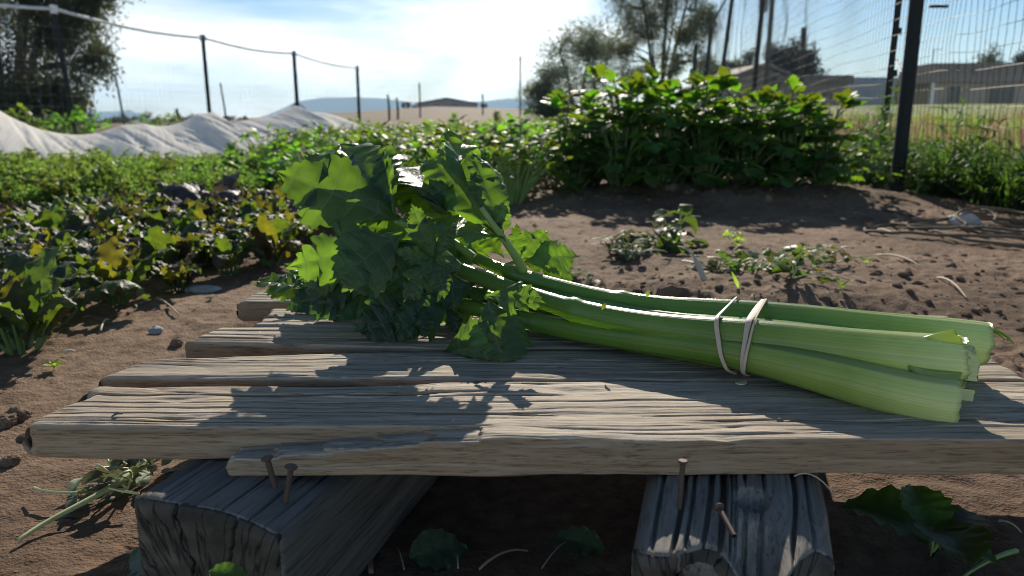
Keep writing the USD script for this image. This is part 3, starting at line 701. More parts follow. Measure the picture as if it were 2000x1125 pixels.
obj('rope', tube(smooth_path([RB[2] + (-0.02, 0, 2.45), RB[2] + (-0.35, 0.4, 1.7), RB[2] + (-0.42, 0.8, 1.45)], 14), 0.012, 5), 'net_wire', fence)
q = np.array([1.545, 3.06, ground(1.545, 3.06)])
gp = thing('gate_post', 'thick dark pipe post standing in the weeds nearest on the right', 'post', q)
obj('pipe', join([tube([(0, 0, -0.2), (0.0, 0, 1.0), (0.035, 0, 2.3)], 0.026, 18)]), 'green_post', gp)
obj('peg', tube([(0.05, 0, 0.70), (0.12, 0, 0.70)], 0.006, 6), 'dull_steel', gp)
obj('strap', tube(smooth_path([(0.0, 0.026, 0.47), (0.1, 0.25, 0.475), (0.35, 0.8, 0.53), (0.55, 1.24, 0.60)], 18), 0.004, 5), 'net_wire', gp)
p = far(1558, 21)
obj_ = thing('timber_post', 'short brown timber post standing behind the net fence', 'post', p)
obj('timber', tube([(0, 0, -0.2), (0, 0, 1.0), (-0.03, 0, 2.45)], (0.075, 0.07, 0.065), 10), 'post_wood', obj_)

gf = thing('garden_fence', 'row of slim dark posts joined by a white top line along the left side', 'fence')
LP = [np.array([x, y, z]) for x, y, z in [(-10.4, 12.3, 0), (-8.90, 15.8, 0), (-8.20, 21.1, 0), (-7.13, 25.9, 0), (-6.43, 32.7, 0)]]
ltop = []
for k, q in enumerate(LP):
    q[2] = terrain(q[0], q[1]) - 0.1
    top = 2.42 - q[2]
    ln = (-0.06, -0.15, -0.02, -0.02, 0.0)[k]
    m = post_mesh(top, (0.05, 0.05, 0.05, 0.06, 0.065)[k], (ln, 0))
    pst = obj('post', (m[0] + q, m[1]), 'green_post', gf)
    obj('insulator', trimesh.creation.cylinder(0.07, 0.16 if k else 0.1, sections=12).apply_translation(q + (ln, 0, top + 0.02)), 'rope_white' if k < 2 else 'dull_steel', pst, smooth=30)
    ltop.append(q + (ln, 0, top + 0.03))
for s in (-1, 1):
    obj('brace', tube([LP[3] + (-0.02, 0, 0.95), LP[3] + (s * 0.75, 0.2, 0.25)], 0.02, 6), 'green_post', gf)
obj('top_line', tube(np.vstack([np.stack([np.linspace(a[i], b[i], 8) for i in range(3)], -1)[:-1] - np.array([0, 0, 1])[None] * (0.10 * np.sin(np.linspace(0, PI, 8)))[:-1, None] for a, b in zip(ltop[:-1], ltop[1:])] + [ltop[-1][None]]), 0.036, 5), 'rope_white', gf)
for a, b, k in zip(LP[:-1], LP[1:], range(4)):
    obj('netting', net_panel(a, b, 2.3, 0.22, 0.22, 0.0011, 130 + k, 0.03), 'pale_net', gf)

bf = thing('back_fence', 'far row of thin grey posts with pale netting across the back of the field', 'fence')
BP = [far(px, d) for px, d in ((243, 38), (443, 46), (628, 46), (821, 46), (1016, 27))]
for k, q in enumerate(BP):
    m = post_mesh(2.45 - q[2], 0.05 if k < 4 else 0.03, (-0.2, 0) if k < 2 else (0, 0))
    if k != 2:
        obj('post', (m[0] + q, m[1]), 'dull_steel', bf)
for a, b, k in ((BP[0], BP[1], 0), (BP[1], BP[3], 1)):
    obj('netting', net_panel(a, b, 2.2, 0.3, 0.3, 0.003, 140 + k, 0.03), 'pale_net', bf)
for k, (px, d, h_, lab) in enumerate([(760, 40, 1.3, 'left of two short dark stakes on the tan field'), (777, 42, 1.15, 'right of two short dark stakes on the tan field'), (943, 60, 1.6, 'dark stake right of the hilltop house'), (348, 30, 0.75, 'short dark stump post behind the row cover')]):
    q = far(px, d)
    st = thing('stake', lab, 'stake', q)
    obj('shaft', tube([(0, 0, -0.2), (0.02, 0, h_ * 0.5), (-0.02, 0, h_)], (0.06, 0.06, 0.055), 8), 'post_wood', st)


# ------------------------------------------------------------------ row covers
def row_cover(name, label, axis_pts, heights, width, seed):
    """Thin white fabric pulled over hoops: steep peaks, long sags, draped out flat to the soil with radiating creases."""
    N_, M_ = 240, 91
    ax = smooth_path(axis_pts, N_)
    s = np.linspace(0, 1, N_)
    hh_ = np.zeros(N_)                      # (place, height, sag to the next hoop)
    for (s0, h0, g0), (s1, h1, _) in zip(heights[:-1], heights[1:]):
        q = (s >= s0) & (s <= s1)
        tt = (s[q] - s0) / (s1 - s0)
        hh_[q] = h0 + (h1 - h0) * tt - g0 * 4 * tt * (1 - tt)
    k = np.exp(-np.linspace(-2, 2, 7) ** 2)
    hh_ = np.clip(np.convolve(np.pad(hh_, 3, mode='edge'), k / k.sum(), 'valid'), 0.02, None)
    t = unit(np.gradient(ax, axis=0))
    side = np.stack([-t[:, 1], t[:, 0], 0 * t[:, 0]], -1)
    a = np.linspace(-1, 1, M_)
    A, S = np.meshgrid(a, s, indexing='xy')
    prof = np.clip(1 - np.abs(A) ** 1.22, 0, 1)
    B_ = np.abs(A)
    crease = np.abs(fbm(np.stack([S * 34 + A * 3.5, A * 0.9, 0 * S + seed], -1), 3, seed) - 0.5)
    crease2 = np.abs(fbm(np.stack([S * 80 - A * 5, A * 1.3, 0 * S + seed + 4], -1), 3, seed + 1) - 0.5)
    folds = -(np.maximum(0.10 - crease, 0) * 0.13 + np.maximum(0.08 - crease2, 0) * 0.05) * np.sin(PI * np.clip(B_ * 0.9 + 0.1, 0, 1)) + (fbm(np.stack([S * 22, A * 2.0, 0 * S + seed + 9], -1), 3) - 0.5) * 0.03 * B_ * (1 - B_ ** 4)
    wid = width * (0.55 + 1.3 * hh_[:, None]) * (1 + 0.25 * (fbm(np.stack([S * 14, 0 * S, 0 * S + seed + 9], -1), 3) - 0.5))
    v = ax[:, None] + side[:, None] * (A * wid)[..., None]
    v[..., 2] += 0.012 + 1.12 * hh_[:, None] * prof + folds
    t_ = thing(name, label, 'row cover')
    obj('fabric_sheet', (v.reshape(-1, 3), grid_faces(N_, M_)), 'fabric', t_)
    return t_


def cover_axis(l):
    return [np.array([(px - 1000) / FPX * d, d, 0.0]) for px, d in l]


row_cover('row_cover', 'nearer white fabric row cover sagging between low hoops at left', cover_axis([(-180, 5.2), (0, 5.4), (260, 5.8), (420, 6.2), (505, 6.5)]),
          [(0, .40, .05), (.235, .35, .115), (.57, .225, 0), (.63, .235, .045), (.80, .30, 0), (.86, .315, .02), (1, .02, 0)], 0.95, 3)
row_cover('row_cover', 'farther white fabric row cover peaked on a hoop, left of the green bed', cover_axis([(330, 7.2), (500, 7.6), (600, 8.2), (705, 9.2)]),
          [(0, .12, .0), (.28, .25, .02), (.545, .39, .02), (.66, .335, -.005), (.80, .31, .02), (1, .04, 0)], 0.95, 8)

# ------------------------------------------------------------------ the pallet
def rr_loop(w, h, r, nt, nf, nb, nk):
    """Rounded rectangle, width w along -y..: starts at back top, goes to the front along the top, down the front, back along the bottom, up the back. Returns points (y, z) and outward normals."""
    P, N = [], []

    def line(a, b, n, nr):
        for k in range(n):
            P.append(np.array(a) + (np.array(b) - np.array(a)) * (k + 0.5) / n)
            N.append(nr)

    def arc(c, a0):
        for k in range(4):
            an = a0 - (k + 0.5) / 4 * PI / 2
            P.append(np.array(c) + r * np.array([math.cos(an), math.sin(an)]))
            N.append((math.cos(an), math.sin(an)))

    # y axis: front = -w/2, back = +w/2 ; going anticlockwise seen along +x needs care only for facing, fixed later
    line((w / 2 - r, h / 2), (-w / 2 + r, h / 2), nt, (0, 1))
    for k in range(4):
        an = PI / 2 + (k + 0.5) / 4 * PI / 2
        P.append(np.array((-w / 2 + r + r * math.cos(an), h / 2 - r + r * math.sin(an)))); N.append((math.cos(an), math.sin(an)))
    line((-w / 2, h / 2 - r), (-w / 2, -h / 2 + r), nf, (-1, 0))
    for k in range(4):
        an = PI + (k + 0.5) / 4 * PI / 2
        P.append(np.array((-w / 2 + r + r * math.cos(an), -h / 2 + r + r * math.sin(an)))); N.append((math.cos(an), math.sin(an)))
    line((-w / 2 + r, -h / 2), (w / 2 - r, -h / 2), nb, (0, -1))
    for k in range(4):
        an = 1.5 * PI + (k + 0.5) / 4 * PI / 2
        P.append(np.array((w / 2 - r + r * math.cos(an), -h / 2 + r + r * math.sin(an)))); N.append((math.cos(an), math.sin(an)))
    line((w / 2, -h / 2 + r), (w / 2, h / 2 - r), nk, (1, 0))
    for k in range(4):
        an = (k + 0.5) / 4 * PI / 2
        P.append(np.array((w / 2 - r + r * math.cos(an), h / 2 - r + r * math.sin(an)))); N.append((math.cos(an), math.sin(an)))
    return np.array(P), np.array(N)


def timber(L, w, h, seed, cracks=(), r=0.004, res=0.0028, nt=90, nf=24, end_round=(0.006, 0.006), ragged=(0.004, 0.004), skew=(0, 0), grain=0.0009, wav=0.003, shape=None):
    """A weathered board along its own x (0..L): relief of the grain, long cracks, worn edges and ends."""
    P, N = rr_loop(w, h, r, nt, nf, 24, 10)
    n = int(L / res)
    x = np.linspace(0, L, n)
    ends = np.concatenate([[0, 0.0006, 0.0015, 0.003, 0.005], x[(x > 0.007) & (x < L - 0.007)], [L - 0.005, L - 0.003, L - 0.0015, L - 0.0006, L]])
    x = ends
    n, m = len(x), len(P)
    X = np.repeat(x[:, None], m, 1)
    Y, Z = np.repeat(P[None, :, 0], n, 0), np.repeat(P[None, :, 1], n, 0)
    ny, nz = np.repeat(N[None, :, 0], n, 0), np.repeat(N[None, :, 1], n, 0)
    co = np.stack([X * 9.0, Y * 190, Z * 190], -1)
    fine = (fbm(co, 3, seed) - 0.5)
    ridge = np.abs(fbm(np.stack([X * 8.0, Y * 110, Z * 110], -1), 2, seed + 5) - 0.5)
    d = fine * grain * 1.9 - np.maximum(0.07 - ridge, 0) / 0.07 * grain * 1.1
    d += (fbm(np.stack([X * 14, Y * 30, Z * 30], -1), 3, seed + 11) - 0.5) * grain * 1.6
    # wavering edges
    d += (fbm(np.stack([X * 9, Y * 3 + 5, Z * 3], -1), 3, seed + 21) - 0.5) * wav * np.abs(ny)
    d += (fbm(np.stack([X * 4, Y * 8, 0 * Z], -1), 2, seed + 27) - 0.5) * wav * 0.7 * np.abs(nz)
    for (cx0, cx1, cy, dep, wid, wander) in cracks:
        yc = cy + (fbm(np.stack([X * 11, 0 * X + cy * 90, 0 * X], -1), 3, seed + 31) - 0.5) * wander
        run = sstep(X, cx0 - 0.01, cx0 + 0.02) * sstep(X, cx1 + 0.01, cx1 - 0.03)
        d -= dep * run * np.clip(1 - np.abs(Y - yc) / (wid * (0.35 + 0.65 * run)), 0, 1) ** 0.7 * (nz > 0.5)
    e0, e1 = X, L - X
    for e, er in ((e0, end_round[0]), (e1, end_round[1])):
        q = np.clip(er - e, 0, er)
        d -= er - np.sqrt(np.maximum(er * er - q * q, 0)) * 1.0 if er > 0 else 0
    Y2, Z2 = Y + d * ny, Z + d * nz
    k0, k1 = sstep(X, 0.06, 0.0), sstep(L - X, 0.06, 0.0)
    rg = fbm(np.stack([Y * 60, Z * 60, 0 * Y + seed], -1), 3, seed + 41) - 0.5
    X2 = X + rg * 2.2 * ragged[0] * k0 + skew[0] * Y * k0 + rg * 2.2 * ragged[1] * k1 + skew[1] * Y * k1
    V = np.stack([X2, Y2, Z2], -1)
    if shape is not None:
        V = shape(V)
    f = tri(grid_faces(n, m, True))
    v = V.reshape(-1, 3)
    c0, c1 = V[0].mean(0), V[-1].mean(0)
    k = len(v)
    j = np.arange(m)
    f = np.vstack([f, np.stack([np.full(m, k), (j + 1) % m, j], 1), np.stack([np.full(m, k + 1), (n - 1) * m + j, (n - 1) * m + (j + 1) % m], 1)])
    return np.vstack([v, c0, c1]), f


def facing(m):
    t = trimesh.Trimesh(m[0], m[1], process=False)
    return (m[0], m[1][:, ::-1]) if t.volume < 0 else m


TOP, TH, BT = 0.113, 0.0225, 0.0896   # plank top, plank thickness, beam top
pallet = thing('wooden_pallet', 'weathered grey wooden pallet with split planks lying on the soil under the celery', 'pallet')
rngp = random.Random(4)


def board(x0, x1, yf, yb, seed, cracks, mat='plank_wood', dz=0.0, th=TH, name='plank', label=None, rz=0.0, **kw):
    w = yb - yf
    m = facing(timber(x1 - x0, w, th, seed, [(a - x0, b - x0, c - (yf + yb) / 2, d, e, g) for a, b, c, d, e, g in cracks], **kw))
    pr = obj(name, m, mat, pallet, smooth=50, xf=((x0, (yf + yb) / 2, TOP - th / 2 + dz), rz))
    if label:
        tag(pr, label)
    return pr


# front plank
def front_shape(V):
    V = V.copy()
    back = sstep(V[..., 1], -0.02, 0.033)
    V[..., 1] += back * (0.010 * sstep(V[..., 0], 0.17, 0.31) + (fbm(np.stack([V[..., 0] * 9, 0 * V[..., 0], 0 * V[..., 0]], -1), 2, 8) - 0.5) * 0.004)
    V[..., 2] += (fbm(np.stack([V[..., 0] * 12, V[..., 1] * 25, 0 * V[..., 0]], -1), 3, 18) - 0.5) * 0.0035
    return V


board(-0.297, 0.42, 0.4335, 0.5045, 1, [(-0.30, 0.00, 0.4890, .006, .0016, .004), (-0.30, -0.06, 0.4760, .0036, .0011, .004), (-0.30, -0.09, 0.4665, .0038, .0012, .004), (-0.30, 0.02, 0.4570, .0040, .0013, .004),
                                        (-0.30, -0.12, 0.4480, .0032, .0010, .003), (-0.30, -0.03, 0.4415, .003, .001, .003), (-0.07, 0.03, 0.4540, .004, .0014, .003), (-0.055, 0.04, 0.4830, .003, .0011, .003), (0.08, 0.3, 0.4520, .0026, .001, .004), (0.12, 0.33, 0.4415, .0026, .001, .004), (-0.05, 0.14, 0.4730, .0022, .001, .004)],
      end_round=(0.010, 0.006), ragged=(0.009, 0.004), skew=(0.16, 0.1), shape=front_shape, r=0.003)


# the strip split off along the front edge, tapering to a torn wedge at its left end
def strip_shape(V):
    V = V.copy()
    x = V[..., 0]
    top = sstep(V[..., 2], -TH / 2, TH / 2)
    fall = np.clip((0.165 - x) / 0.165, 0, 1)
    steps = np.floor((fall * 5.5 + 0.8 * fbm(np.stack([x * 22, V[..., 1] * 110, 0 * x], -1), 3, 71))) / 5.5
    torn = (fbm(np.stack([x * 45, V[..., 1] * 160, 0 * x], -1), 3, 77) - 0.5) * 0.0028 * sstep(fall, 0.0, 0.12)
    V[..., 2] -= top * (0.0150 * (0.45 * fall + 0.55 * np.clip(steps, 0, 1)) * sstep(fall, 0.0, 0.1) + torn)
    wob = (fbm(np.stack([x * 16, V[..., 2] * 30, 0 * x], -1), 3, 78) - 0.5)
    V[..., 1] -= wob * 0.010 * sstep(V[..., 1], 0.004, -0.008) * sstep(x, 0.08, 0.16) * sstep(x, 0.36, 0.26)
    V[..., 2] += (fbm(np.stack([x * 14, 0 * x + 3, 0 * x], -1), 3, 79) - 0.5) * 0.005 * (1 - top) * sstep(x, 0.08, 0.16)
    return V


board(-0.168, 0.40, 0.4150, 0.4350, 2, [(0.05, 0.2, 0.424, .002, .001, .003)], name='split_strip', label='split-off front strip with a torn tapering left end', nt=26, nf=34, r=0.0015, end_round=(0.0015, 0.006), ragged=(0.004, 0.003), wav=0.004, shape=strip_shape, dz=-0.0004, res=0.0014)
def second_shape(V):
    V = V.copy()   # narrower towards the left end, where the gap to the third plank opens
    V[..., 1] -= sstep(V[..., 1], -0.01, 0.03) * 0.020 * sstep(V[..., 0], 0.30, 0.0)
    V[..., 1] -= sstep(V[..., 1], 0.0, -0.03) * 0.004 * sstep(V[..., 0], 0.25, 0.35)
    return V


board(-0.293, 0.378, 0.5220, 0.5905, 3, [(-0.3, -0.1, 0.560, .002, .001, .003), (0.0, 0.2, 0.5475, .0025, .001, .003), (0.05, 0.3, 0.5620, .0025, .001, .003), (0.1, 0.3, 0.537, .0025, .001, .003)],
      end_round=(0.010, 0.006), ragged=(0.006, 0.004), skew=(0.30, 0.1), shape=second_shape)
board(-0.268, 0.388, 0.5955, 0.6580, 4, [(-0.3, 0.1, 0.645, .0046, .0014, .004), (-0.3, -0.1, 0.632, .003, .001, .003), (-0.3, 0.0, 0.622, .0034, .0012, .003), (-0.25, 0.1, 0.613, .003, .001, .003), (0.1, 0.3, 0.62, .0025, .001, .003)],
      end_round=(0.003, 0.006), ragged=(0.004, 0.006), skew=(0.20, 0.1), dz=0.0006, shape=lambda V: V + np.stack([0 * V[..., 0], 0.0125 * sstep(V[..., 1], 0.0, -0.03) * sstep(V[..., 0], 0.24, 0.0), 0 * V[..., 0]], -1))
board(-0.236, 0.415, 0.6625, 0.7300, 5, [(-0.3, 0.2, 0.694, .0034, .0012, .004), (-0.24, 0.0, 0.677, .003, .0011, .003), (-0.24, 0.1, 0.71, .003, .0011, .003)], end_round=(0.004, 0.006), ragged=(0.004, 0.005), skew=(-0.04, 0.15), dz=0.0003,
      shape=lambda V: V + np.stack([0 * V[..., 0], -0.028 * sstep(V[..., 1], -0.01, 0.03) * sstep(V[..., 0], 0.50, 0.66), 0 * V[..., 0]], -1))
board(-0.286, 0.215, 0.7650, 0.8150, 6, [(-0.3, 0.2, 0.785, .003, .0012, .004)], end_round=(0.010, 0.016), ragged=(0.004, 0.008), skew=(0.1, -0.3), dz=-0.001,
      shape=lambda V: V + np.stack([0 * V[..., 0], -0.030 * sstep(V[..., 0], 0.15, 0.40), 0 * V[..., 0]], -1))


# ------------------------------------------------------------------ the two beams underneath
def end_face(w, h, ring_y, ring_z, seed, pith, cracks):
    """Sawn end of a beam: radial drying cracks as real grooves on a grid that meets the timber's end ring."""
    n = 210
    yy, zz = np.meshgrid(np.linspace(-w / 2, w / 2, n), np.linspace(-h / 2, h / 2, n), indexing='ij')
    py, pz = pith
    an = np.arctan2(zz - pz, yy - py)
    rr = np.hypot(zz - pz, yy - py)
    d = (fbm(np.stack([yy * 300, zz * 300, 0 * yy], -1), 3, seed) - 0.5) * 0.0012
    for a0, r0, r1, wid in cracks:
        aw = a0 + (fbm(np.stack([rr * 90, 0 * rr + a0 * 7, 0 * rr], -1), 3, seed + 3) - 0.5) * 0.13
        run = sstep(rr, r0, r0 + 0.012) * sstep(rr, r1, r1 - 0.012)
        d += 0.0042 * run * np.clip(1 - np.abs(an - aw) * rr / (wid * 0.75), 0, 1) ** 0.6
    for k, r0 in enumerate((0.021, 0.034, 0.043, 0.055, 0.067)):
        rw = r0 + (fbm(np.stack([an * 4, 0 * an + k, 0 * an], -1), 3, seed + 9) - 0.5) * 0.006
        run = sstep(fbm(np.stack([an * 3 + k * 9, 0 * an, 0 * an], -1), 2, seed + 12), 0.47, 0.58)
        d += 0.0024 * run * np.clip(1 - np.abs(rr - rw) / 0.0009, 0, 1) ** 0.6
    q = np.minimum(np.minimum(w / 2 - np.abs(yy), h / 2 - np.abs(zz)), 0.006)
    d += 0.006 - np.sqrt(np.maximum(0.006 ** 2 - (0.006 - q) ** 2, 0))
    return np.stack([d - 0.0035, yy * 0.985, zz * 0.985], -1).reshape(-1, 3), grid_faces(n, n)[:, ::-1]


def beam(front, rz, w, h, L, seed, cracks, pith, rad_cracks, label, shape=None):
    m = facing(timber(L, w, h, seed, cracks, r=0.007, res=0.003, nt=100, nf=60, end_round=(0.003, 0.006), ragged=(0.0, 0.004), grain=0.00045, wav=0.004, shape=shape))
    c = (front[0], front[1], BT - h / 2)
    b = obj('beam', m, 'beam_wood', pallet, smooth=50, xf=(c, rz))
    tag(b, label)
    ef = end_face(w, h, 0, 0, seed + 50, pith, rad_cracks)
    if shape is not None:
        ef = (shape(ef[0][None])[0], ef[1])
    obj('end_grain', ef, 'end_grain_' + ('left' if front[0] < 0 else 'right'), b, smooth=60)
    return b, c


def rounded_right(V):
    V = V.copy()   # the left beam's front end droops to its right side
    y = V[..., 1]
    V[..., 2] -= 0.010 * np.clip((-y - 0.0) / 0.046, 0, 1) ** 2 * sstep(V[..., 2], -0.03, 0.04)
    return V


RZ = rad(90 - 16)
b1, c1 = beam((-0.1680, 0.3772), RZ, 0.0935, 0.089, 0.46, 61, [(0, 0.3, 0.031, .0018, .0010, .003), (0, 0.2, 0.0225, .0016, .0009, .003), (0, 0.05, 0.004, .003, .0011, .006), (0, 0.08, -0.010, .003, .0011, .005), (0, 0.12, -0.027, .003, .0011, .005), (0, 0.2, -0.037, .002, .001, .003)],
              (-0.012, -0.075), [(a, r0, r1, wd) for a, r0, r1, wd in ((0.62, .02, .14, .0011), (1.02, .012, .14, .0012), (1.33, .04, .14, .0010), (1.62, .015, .14, .0013), (1.98, .03, .14, .0011), (2.3, .012, .14, .0012), (2.62, .02, .14, .0010))],
              'left beam under the planks with a cracked end showing growth rings', rounded_right)


def torn_end(V):
    V = V.copy()   # the right beam's end is broken: a pale tongue of wood runs down between two blocks
    x, y, z = V[..., 0], V[..., 1], V[..., 2]
    V[..., 2] -= 0.17 * np.clip(0.055 - x, 0, None) * sstep(z, -0.04, 0.04)
    a = sstep(x, 0.055, 0.0)
    tongue = np.exp(-((y + 0.012) / 0.013) ** 2)
    cut = 0.010 * np.sin(y * 120 + 0.6) + 0.018 * sstep(y, -0.02, -0.045)
    V[..., 0] += a * (cut * 0.8 - 0.004) * sstep(z, -0.01, 0.04)
    V[..., 2] -= sstep(x, 0.045, 0.0) * tongue * 0.020 * sstep(z, 0.0, 0.04)
    V[..., 2] -= 0.006 * np.clip((np.abs(y) - 0.03) / 0.02, 0, 1) ** 2 * sstep(z, 0, 0.04)
    hole = np.exp(-(((x - 0.047) / 0.0085) ** 2 + ((y + 0.010) / 0.0095) ** 2) ** 2)
    V[..., 2] -= hole * 0.007 * (z > 0.03) * (0.6 + 0.9 * fbm(np.stack([x * 300, y * 300, 0 * x], -1), 3, 5))
    return V


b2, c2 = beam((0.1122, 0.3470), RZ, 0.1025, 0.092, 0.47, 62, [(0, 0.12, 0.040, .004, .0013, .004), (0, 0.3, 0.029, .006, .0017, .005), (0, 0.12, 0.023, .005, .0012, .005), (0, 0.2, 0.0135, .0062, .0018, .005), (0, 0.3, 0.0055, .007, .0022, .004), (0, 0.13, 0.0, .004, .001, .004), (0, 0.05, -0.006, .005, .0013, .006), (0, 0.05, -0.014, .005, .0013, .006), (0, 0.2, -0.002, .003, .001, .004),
                                                              (0.06, 0.4, -0.006, .005, .0014, .005), (0.05, 0.4, -0.016, .004, .0012, .005), (0, 0.3, -0.031, .0055, .0016, .010), (0, 0.2, -0.040, .003, .001, .006)],
              (0.012, -0.055), [(a, r0, r1, wd) for a, r0, r1, wd in ((0.7, .02, .09, .0012), (1.1, .01, .10, .0012), (1.4, .02, .12, .0013), (1.6, .03, .13, .0009), (1.85, .01, .13, .0014), (2.2, .02, .12, .0013), (2.6, .01, .10, .0012))],
              'right beam under the planks with a knot hole and a torn grey end', torn_end)


def nail(p0, p1, r=0.0017, head=0.0036, mat='rust', label=None):
    p0, p1 = np.asarray(p0, float), np.asarray(p1, float)
    prof = np.array([(0, 0), (head * 0.9, 0), (head, 0.0003), (head, 0.0010), (head * 0.85, 0.0014), (r, 0.0022), (r, np.linalg.norm(p1 - p0) * 0.5), (r * 0.95, np.linalg.norm(p1 - p0))])
    m = trimesh.creation.revolve(prof, sections=18)
    v = np.asarray(m.vertices)
    z = unit(p1 - p0)
    x = unit(np.cross(z, (0, 1, 0.2)))
    y = np.cross(z, x)
    pr = obj('nail', (v[:, :1] * x + v[:, 1:2] * y + v[:, 2:3] * z + p0, m.faces), mat, pallet, smooth=40)
    if label:
        tag(pr, label)


ZB = BT - 0.001
foot1, foot2 = on(537, 946, ZB), on(558, 968, ZB)
nail(at(521, 893, foot1[1] - 0.0005), foot1 + (0.0004, 0.0, -0.004), label='rusty nail leaning left, stuck upright in the left beam')
nail(at(569, 910, foot2[1] - 0.0003), foot2 + (-0.0003, 0, -0.004), label='rusty nail leaning right, stuck upright in the left beam')
foot3 = on(1327, 982, ZB)
nail(at(1334, 899, foot3[1] + 0.001), foot3 + (0, 0, -0.004), r=0.0015, head=0.0026, label='rusty nail standing in front of the right beam')
q = on(1447, 750, TOP)
nail(q + (0, 0, 0.0018), q + (0.001, 0, -0.01), head=0.0042, mat='nail_bright', label='bright flat nail head beside the celery')
q = on(1408, 1010, ZB)
nail(q + (-0.0005, 0.004, 0.004), q + (0.002, -0.018, -0.0005), r=0.0014, head=0.0028, label='dark bent nail lying in a crack of the right beam')
q = on(230, 812, TOP)
obj('splinter', tube([q + (-0.004, 0, -0.0005), q + (0, 0, 0.002), q + (0.003, 0.001, 0.001)], (0.0004, 0.0011, 0.0004), 5), 'beam_wood', pallet)
q0, q1 = on(1551, 930, ZB + 0.002), on(1612, 946, ZB + 0.001)
obj('splinter', tube(smooth_path([q0, (q0 + q1) / 2 + (0.002, 0, 0.003), q1, q1 + (0.003, -0.006, -0.004)], 12), 0.0005, 4), 'straw', pallet)

# ------------------------------------------------------------------ the celery bunch
look('celery_stalk', {
    'tc': ('texture_coordinate', {}), 'sx': ('separate_xyz', {}),
    'rv': ('rgb_ramp', {'ramp': [(0.0, (0.52, 0.56, 0.25)), (0.06, (0.42, 0.48, 0.17)), (0.16, (0.25, 0.32, 0.075)), (0.38, (0.108, 0.172, 0.030)), (0.7, (0.080, 0.150, 0.025)), (1.0, (0.06, 0.12, 0.02))]}),
    'm': ('mapping', {'scale': (46, 1.2, 1.0)}), 'n': ('noise_texture', {'scale': 1.0, 'detail': 4.0, 'roughness': 0.6}),
    'rn': ('rgb_ramp', {'ramp': [(0.3, (0.76, 0.79, 0.70)), (0.7, (1.16, 1.13, 1.10))]}), 'x': ('mix', {'mix_type': 'multiply', 'fac': 0.9}),
    'n2': ('noise_texture', {'scale': 420.0, 'detail': 3.0}), 'n3': ('noise_texture', {'scale': 25.0, 'detail': 3.0}),
    'r3': ('rgb_ramp', {'ramp': [(0.25, (0.80, 0.85, 0.74)), (0.7, (1.12, 1.09, 1.1))]}), 'x3': ('mix', {'mix_type': 'multiply', 'fac': 1.0}),
    'ba': ('math', {'math_type': 'multiply_add', 'value2': 0.25}), 'b': ('bump', {'strength': 0.35, 'distance': 0.0008}),
    'p': ('principled_bsdf', {'roughness': 0.23, 'specular_ior_level': 0.55, 'subsurface_weight': 0.15, 'subsurface_radius': (0.6, 1.0, 0.2), 'subsurface_scale': 0.004})},
    [('tc.UV', 'sx.vector'), ('sx.y', 'rv.fac'), ('tc.UV', 'm.vector'), ('m.vector', 'n.vector'), ('n.fac', 'rn.fac'), ('rv.color', 'x.color1'), ('rn.color', 'x.color2'),
     ('tc.object', 'n2.vector'), ('tc.object', 'n3.vector'), ('n3.fac', 'r3.fac'), ('x.color', 'x3.color1'), ('r3.color', 'x3.color2'), ('x3.color', 'p.base_color'),
     ('n2.fac', 'ba.value1'), ('n.fac', 'ba.value3'), ('ba.value', 'b.height'), ('b.normal', 'p.normal')])
plain('celery_cut', (0.62, 0.68, 0.36), rough=0.4, scale=500, vary=0.18, bump=0.6, bscale=900, bdist=0.0006)


